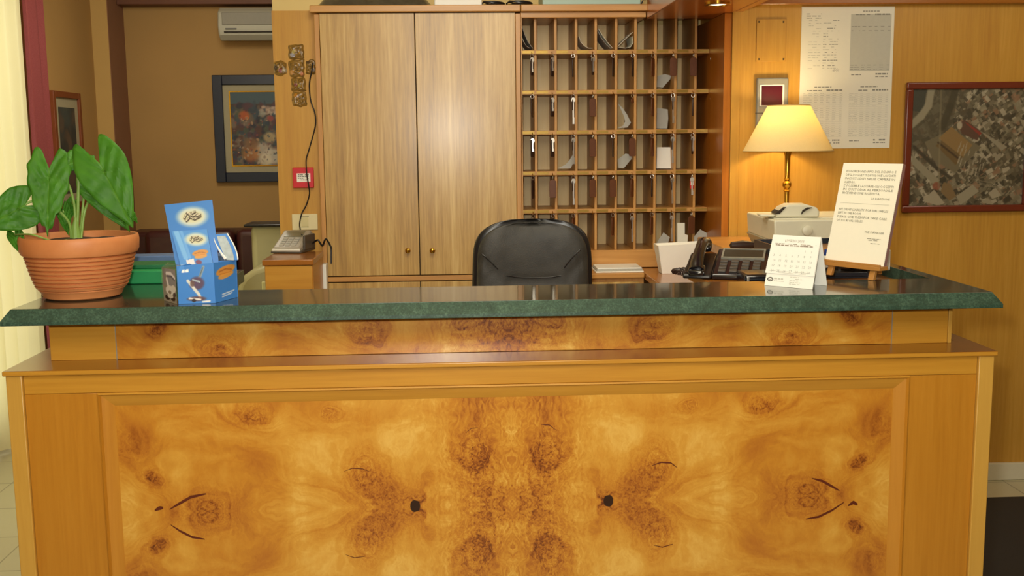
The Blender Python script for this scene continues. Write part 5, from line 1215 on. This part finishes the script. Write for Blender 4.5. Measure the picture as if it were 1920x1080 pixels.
for k,s in enumerate(L1): fit(s,.014,Hn-.024-k*.0093,wl[k],.0082)
fit('LA DIREZIONE',Wn-.018,Hn-.092,.055,.0075,'RIGHT')
L2=["WE DENY LIABILITY FOR VALUABLES","LEFT IN THE ROOM.","PLEASE GIVE THEM FOR TAKE CARE","OF YOUR VALUABLES."]; wl=[.150,.072,.150,.082]
for k,s in enumerate(L2): fit(s,.012,Hn-.122-k*.0095,wl[k],.0082)
fit('THE MANAGER',Wn-.016,Hn-.176,.058,.0075,'RIGHT')
f.add([V((.014,Hn-.103,zt2)),V((Wn-.016,Hn-.103,zt2)),V((Wn-.016,Hn-.1034,zt2)),V((.014,Hn-.1034,zt2))],[(0,1,2,3)])
for k in range(4): bars(f,Wn-.062+.004*k,Wn-.022,Hn-.190-k*.0038,.0012,zt2,.7,.008)
f.xf(mx).build('printed_text',plain('notice_ink','7A7868',.7),t,smooth=False)['kind']='stuff'
ct=(BL+BR)/2
e=thing('tabletop_easel','small light wooden easel holding the white notice on the marble','easel',(ct.x,ct.y,zm+.0005))
wd=w_.normalized(); fd=-nb  # towards the front of the board
z0=zm+.0005
MB().prism([BL-wd*.004+fd*.018-V((0,0,.010)),BR+wd*.002+fd*.018-V((0,0,.010)),BR+wd*.002-fd*.014-V((0,0,.010)),BL-wd*.004-fd*.014-V((0,0,.010))],(0,0,.0096)).build('easel_ledge',M['easel'],e,bevel=.001)
MB().prism([BL-wd*.004+fd*.018-V((0,0,.001)),BR+wd*.002+fd*.018-V((0,0,.001)),BR+wd*.002+fd*.013-V((0,0,.001)),BL-wd*.004+fd*.013-V((0,0,.001))],(0,0,.006)).build('ledge_lip',M['easel'],e,bevel=.001)
def bar(a,b,w,d,nm,col='easel'):
    a=V(a);b=V(b); ax=wd*w/2; ay=fd*d/2
    MB().loft([[a-ax-ay,a+ax-ay,a+ax+ay,a-ax+ay],[b-ax-ay,b+ax-ay,b+ax+ay,b-ax+ay]]).build(nm,M[col],e,bevel=.0012)
for s,nm in ((.14,'front_leg'),(.86,'front_leg')):
    p=BL+w_*s; bar(V((p.x,p.y,z0))+fd*.012,V((p.x,p.y,zl-.010))+fd*.004,.016,.010,nm)
    bar(V((p.x,p.y,zl))-fd*.018,V((p.x,p.y,zl+.22))+nb*.053-fd*.018+nb*.0,.014,.008,'upright')
p=BL+w_*.5; bar(V((p.x,p.y,z0))+nb*.10,V((p.x,p.y,zl+.16))+nb*.062,.014,.008,'rear_leg')
bar(BL+w_*.2-fd*.02+V((0,0,.15))+nb*.037,BL+w_*.8-fd*.02+V((0,0,.15))+nb*.037,.012,.008,'cross_bar')
# little things on the marble behind the easel
q=PZ(1573,520,zm); t=thing('correction_bottle','small white and blue bottle standing behind the easel legs','bottle',(q.x+.03,2.78,zm+.0005))
MB().lathe([(.001,0),(.013,0),(.014,.004),(.014,.03),(.008,.036),(.001,.036)],seg=20,cap=False).build('bottle_body',M['whitep'],t,world=False)
MB().lathe([(.0085,.035),(.0085,.052),(.001,.053)],seg=16,cap=False).build('bottle_cap',plain('blue_cap','2A4A9A',.35),t,world=False)
for k,(xx,lab) in enumerate(((1592,'left wooden peg of the pair behind the easel'),(1606,'right wooden peg of the pair behind the easel'))):
    q=PZ(xx,517,zm); tag(MB().lathe([(.001,0),(.010,0),(.012,.012),(.009,.03),(.011,.042),(.006,.05),(.001,.051)],(q.x+.04,2.83,zm+.0005),16,cap=False).build('wooden_peg',M['easel']),lab,'peg')
q=PZ(1632,525,zm); tag(MB().box(1.085,1.125,2.72,2.745,zm+.0005,zm+.055).build('white_bottle_box',M['whitep'],bevel=.002),'small white carton standing behind the right easel leg','carton')
f=MB()
for a in (0.4,1.9,3.1,4.4): f.tube([(1.0,2.75,zm+.006),(1.0+.035*math.cos(a),2.75+.035*math.sin(a),zm+.004)],.0035,8)
tag(f.build('black_clip',M['black']),'black metal clip lying on the marble between the easel legs','clip')
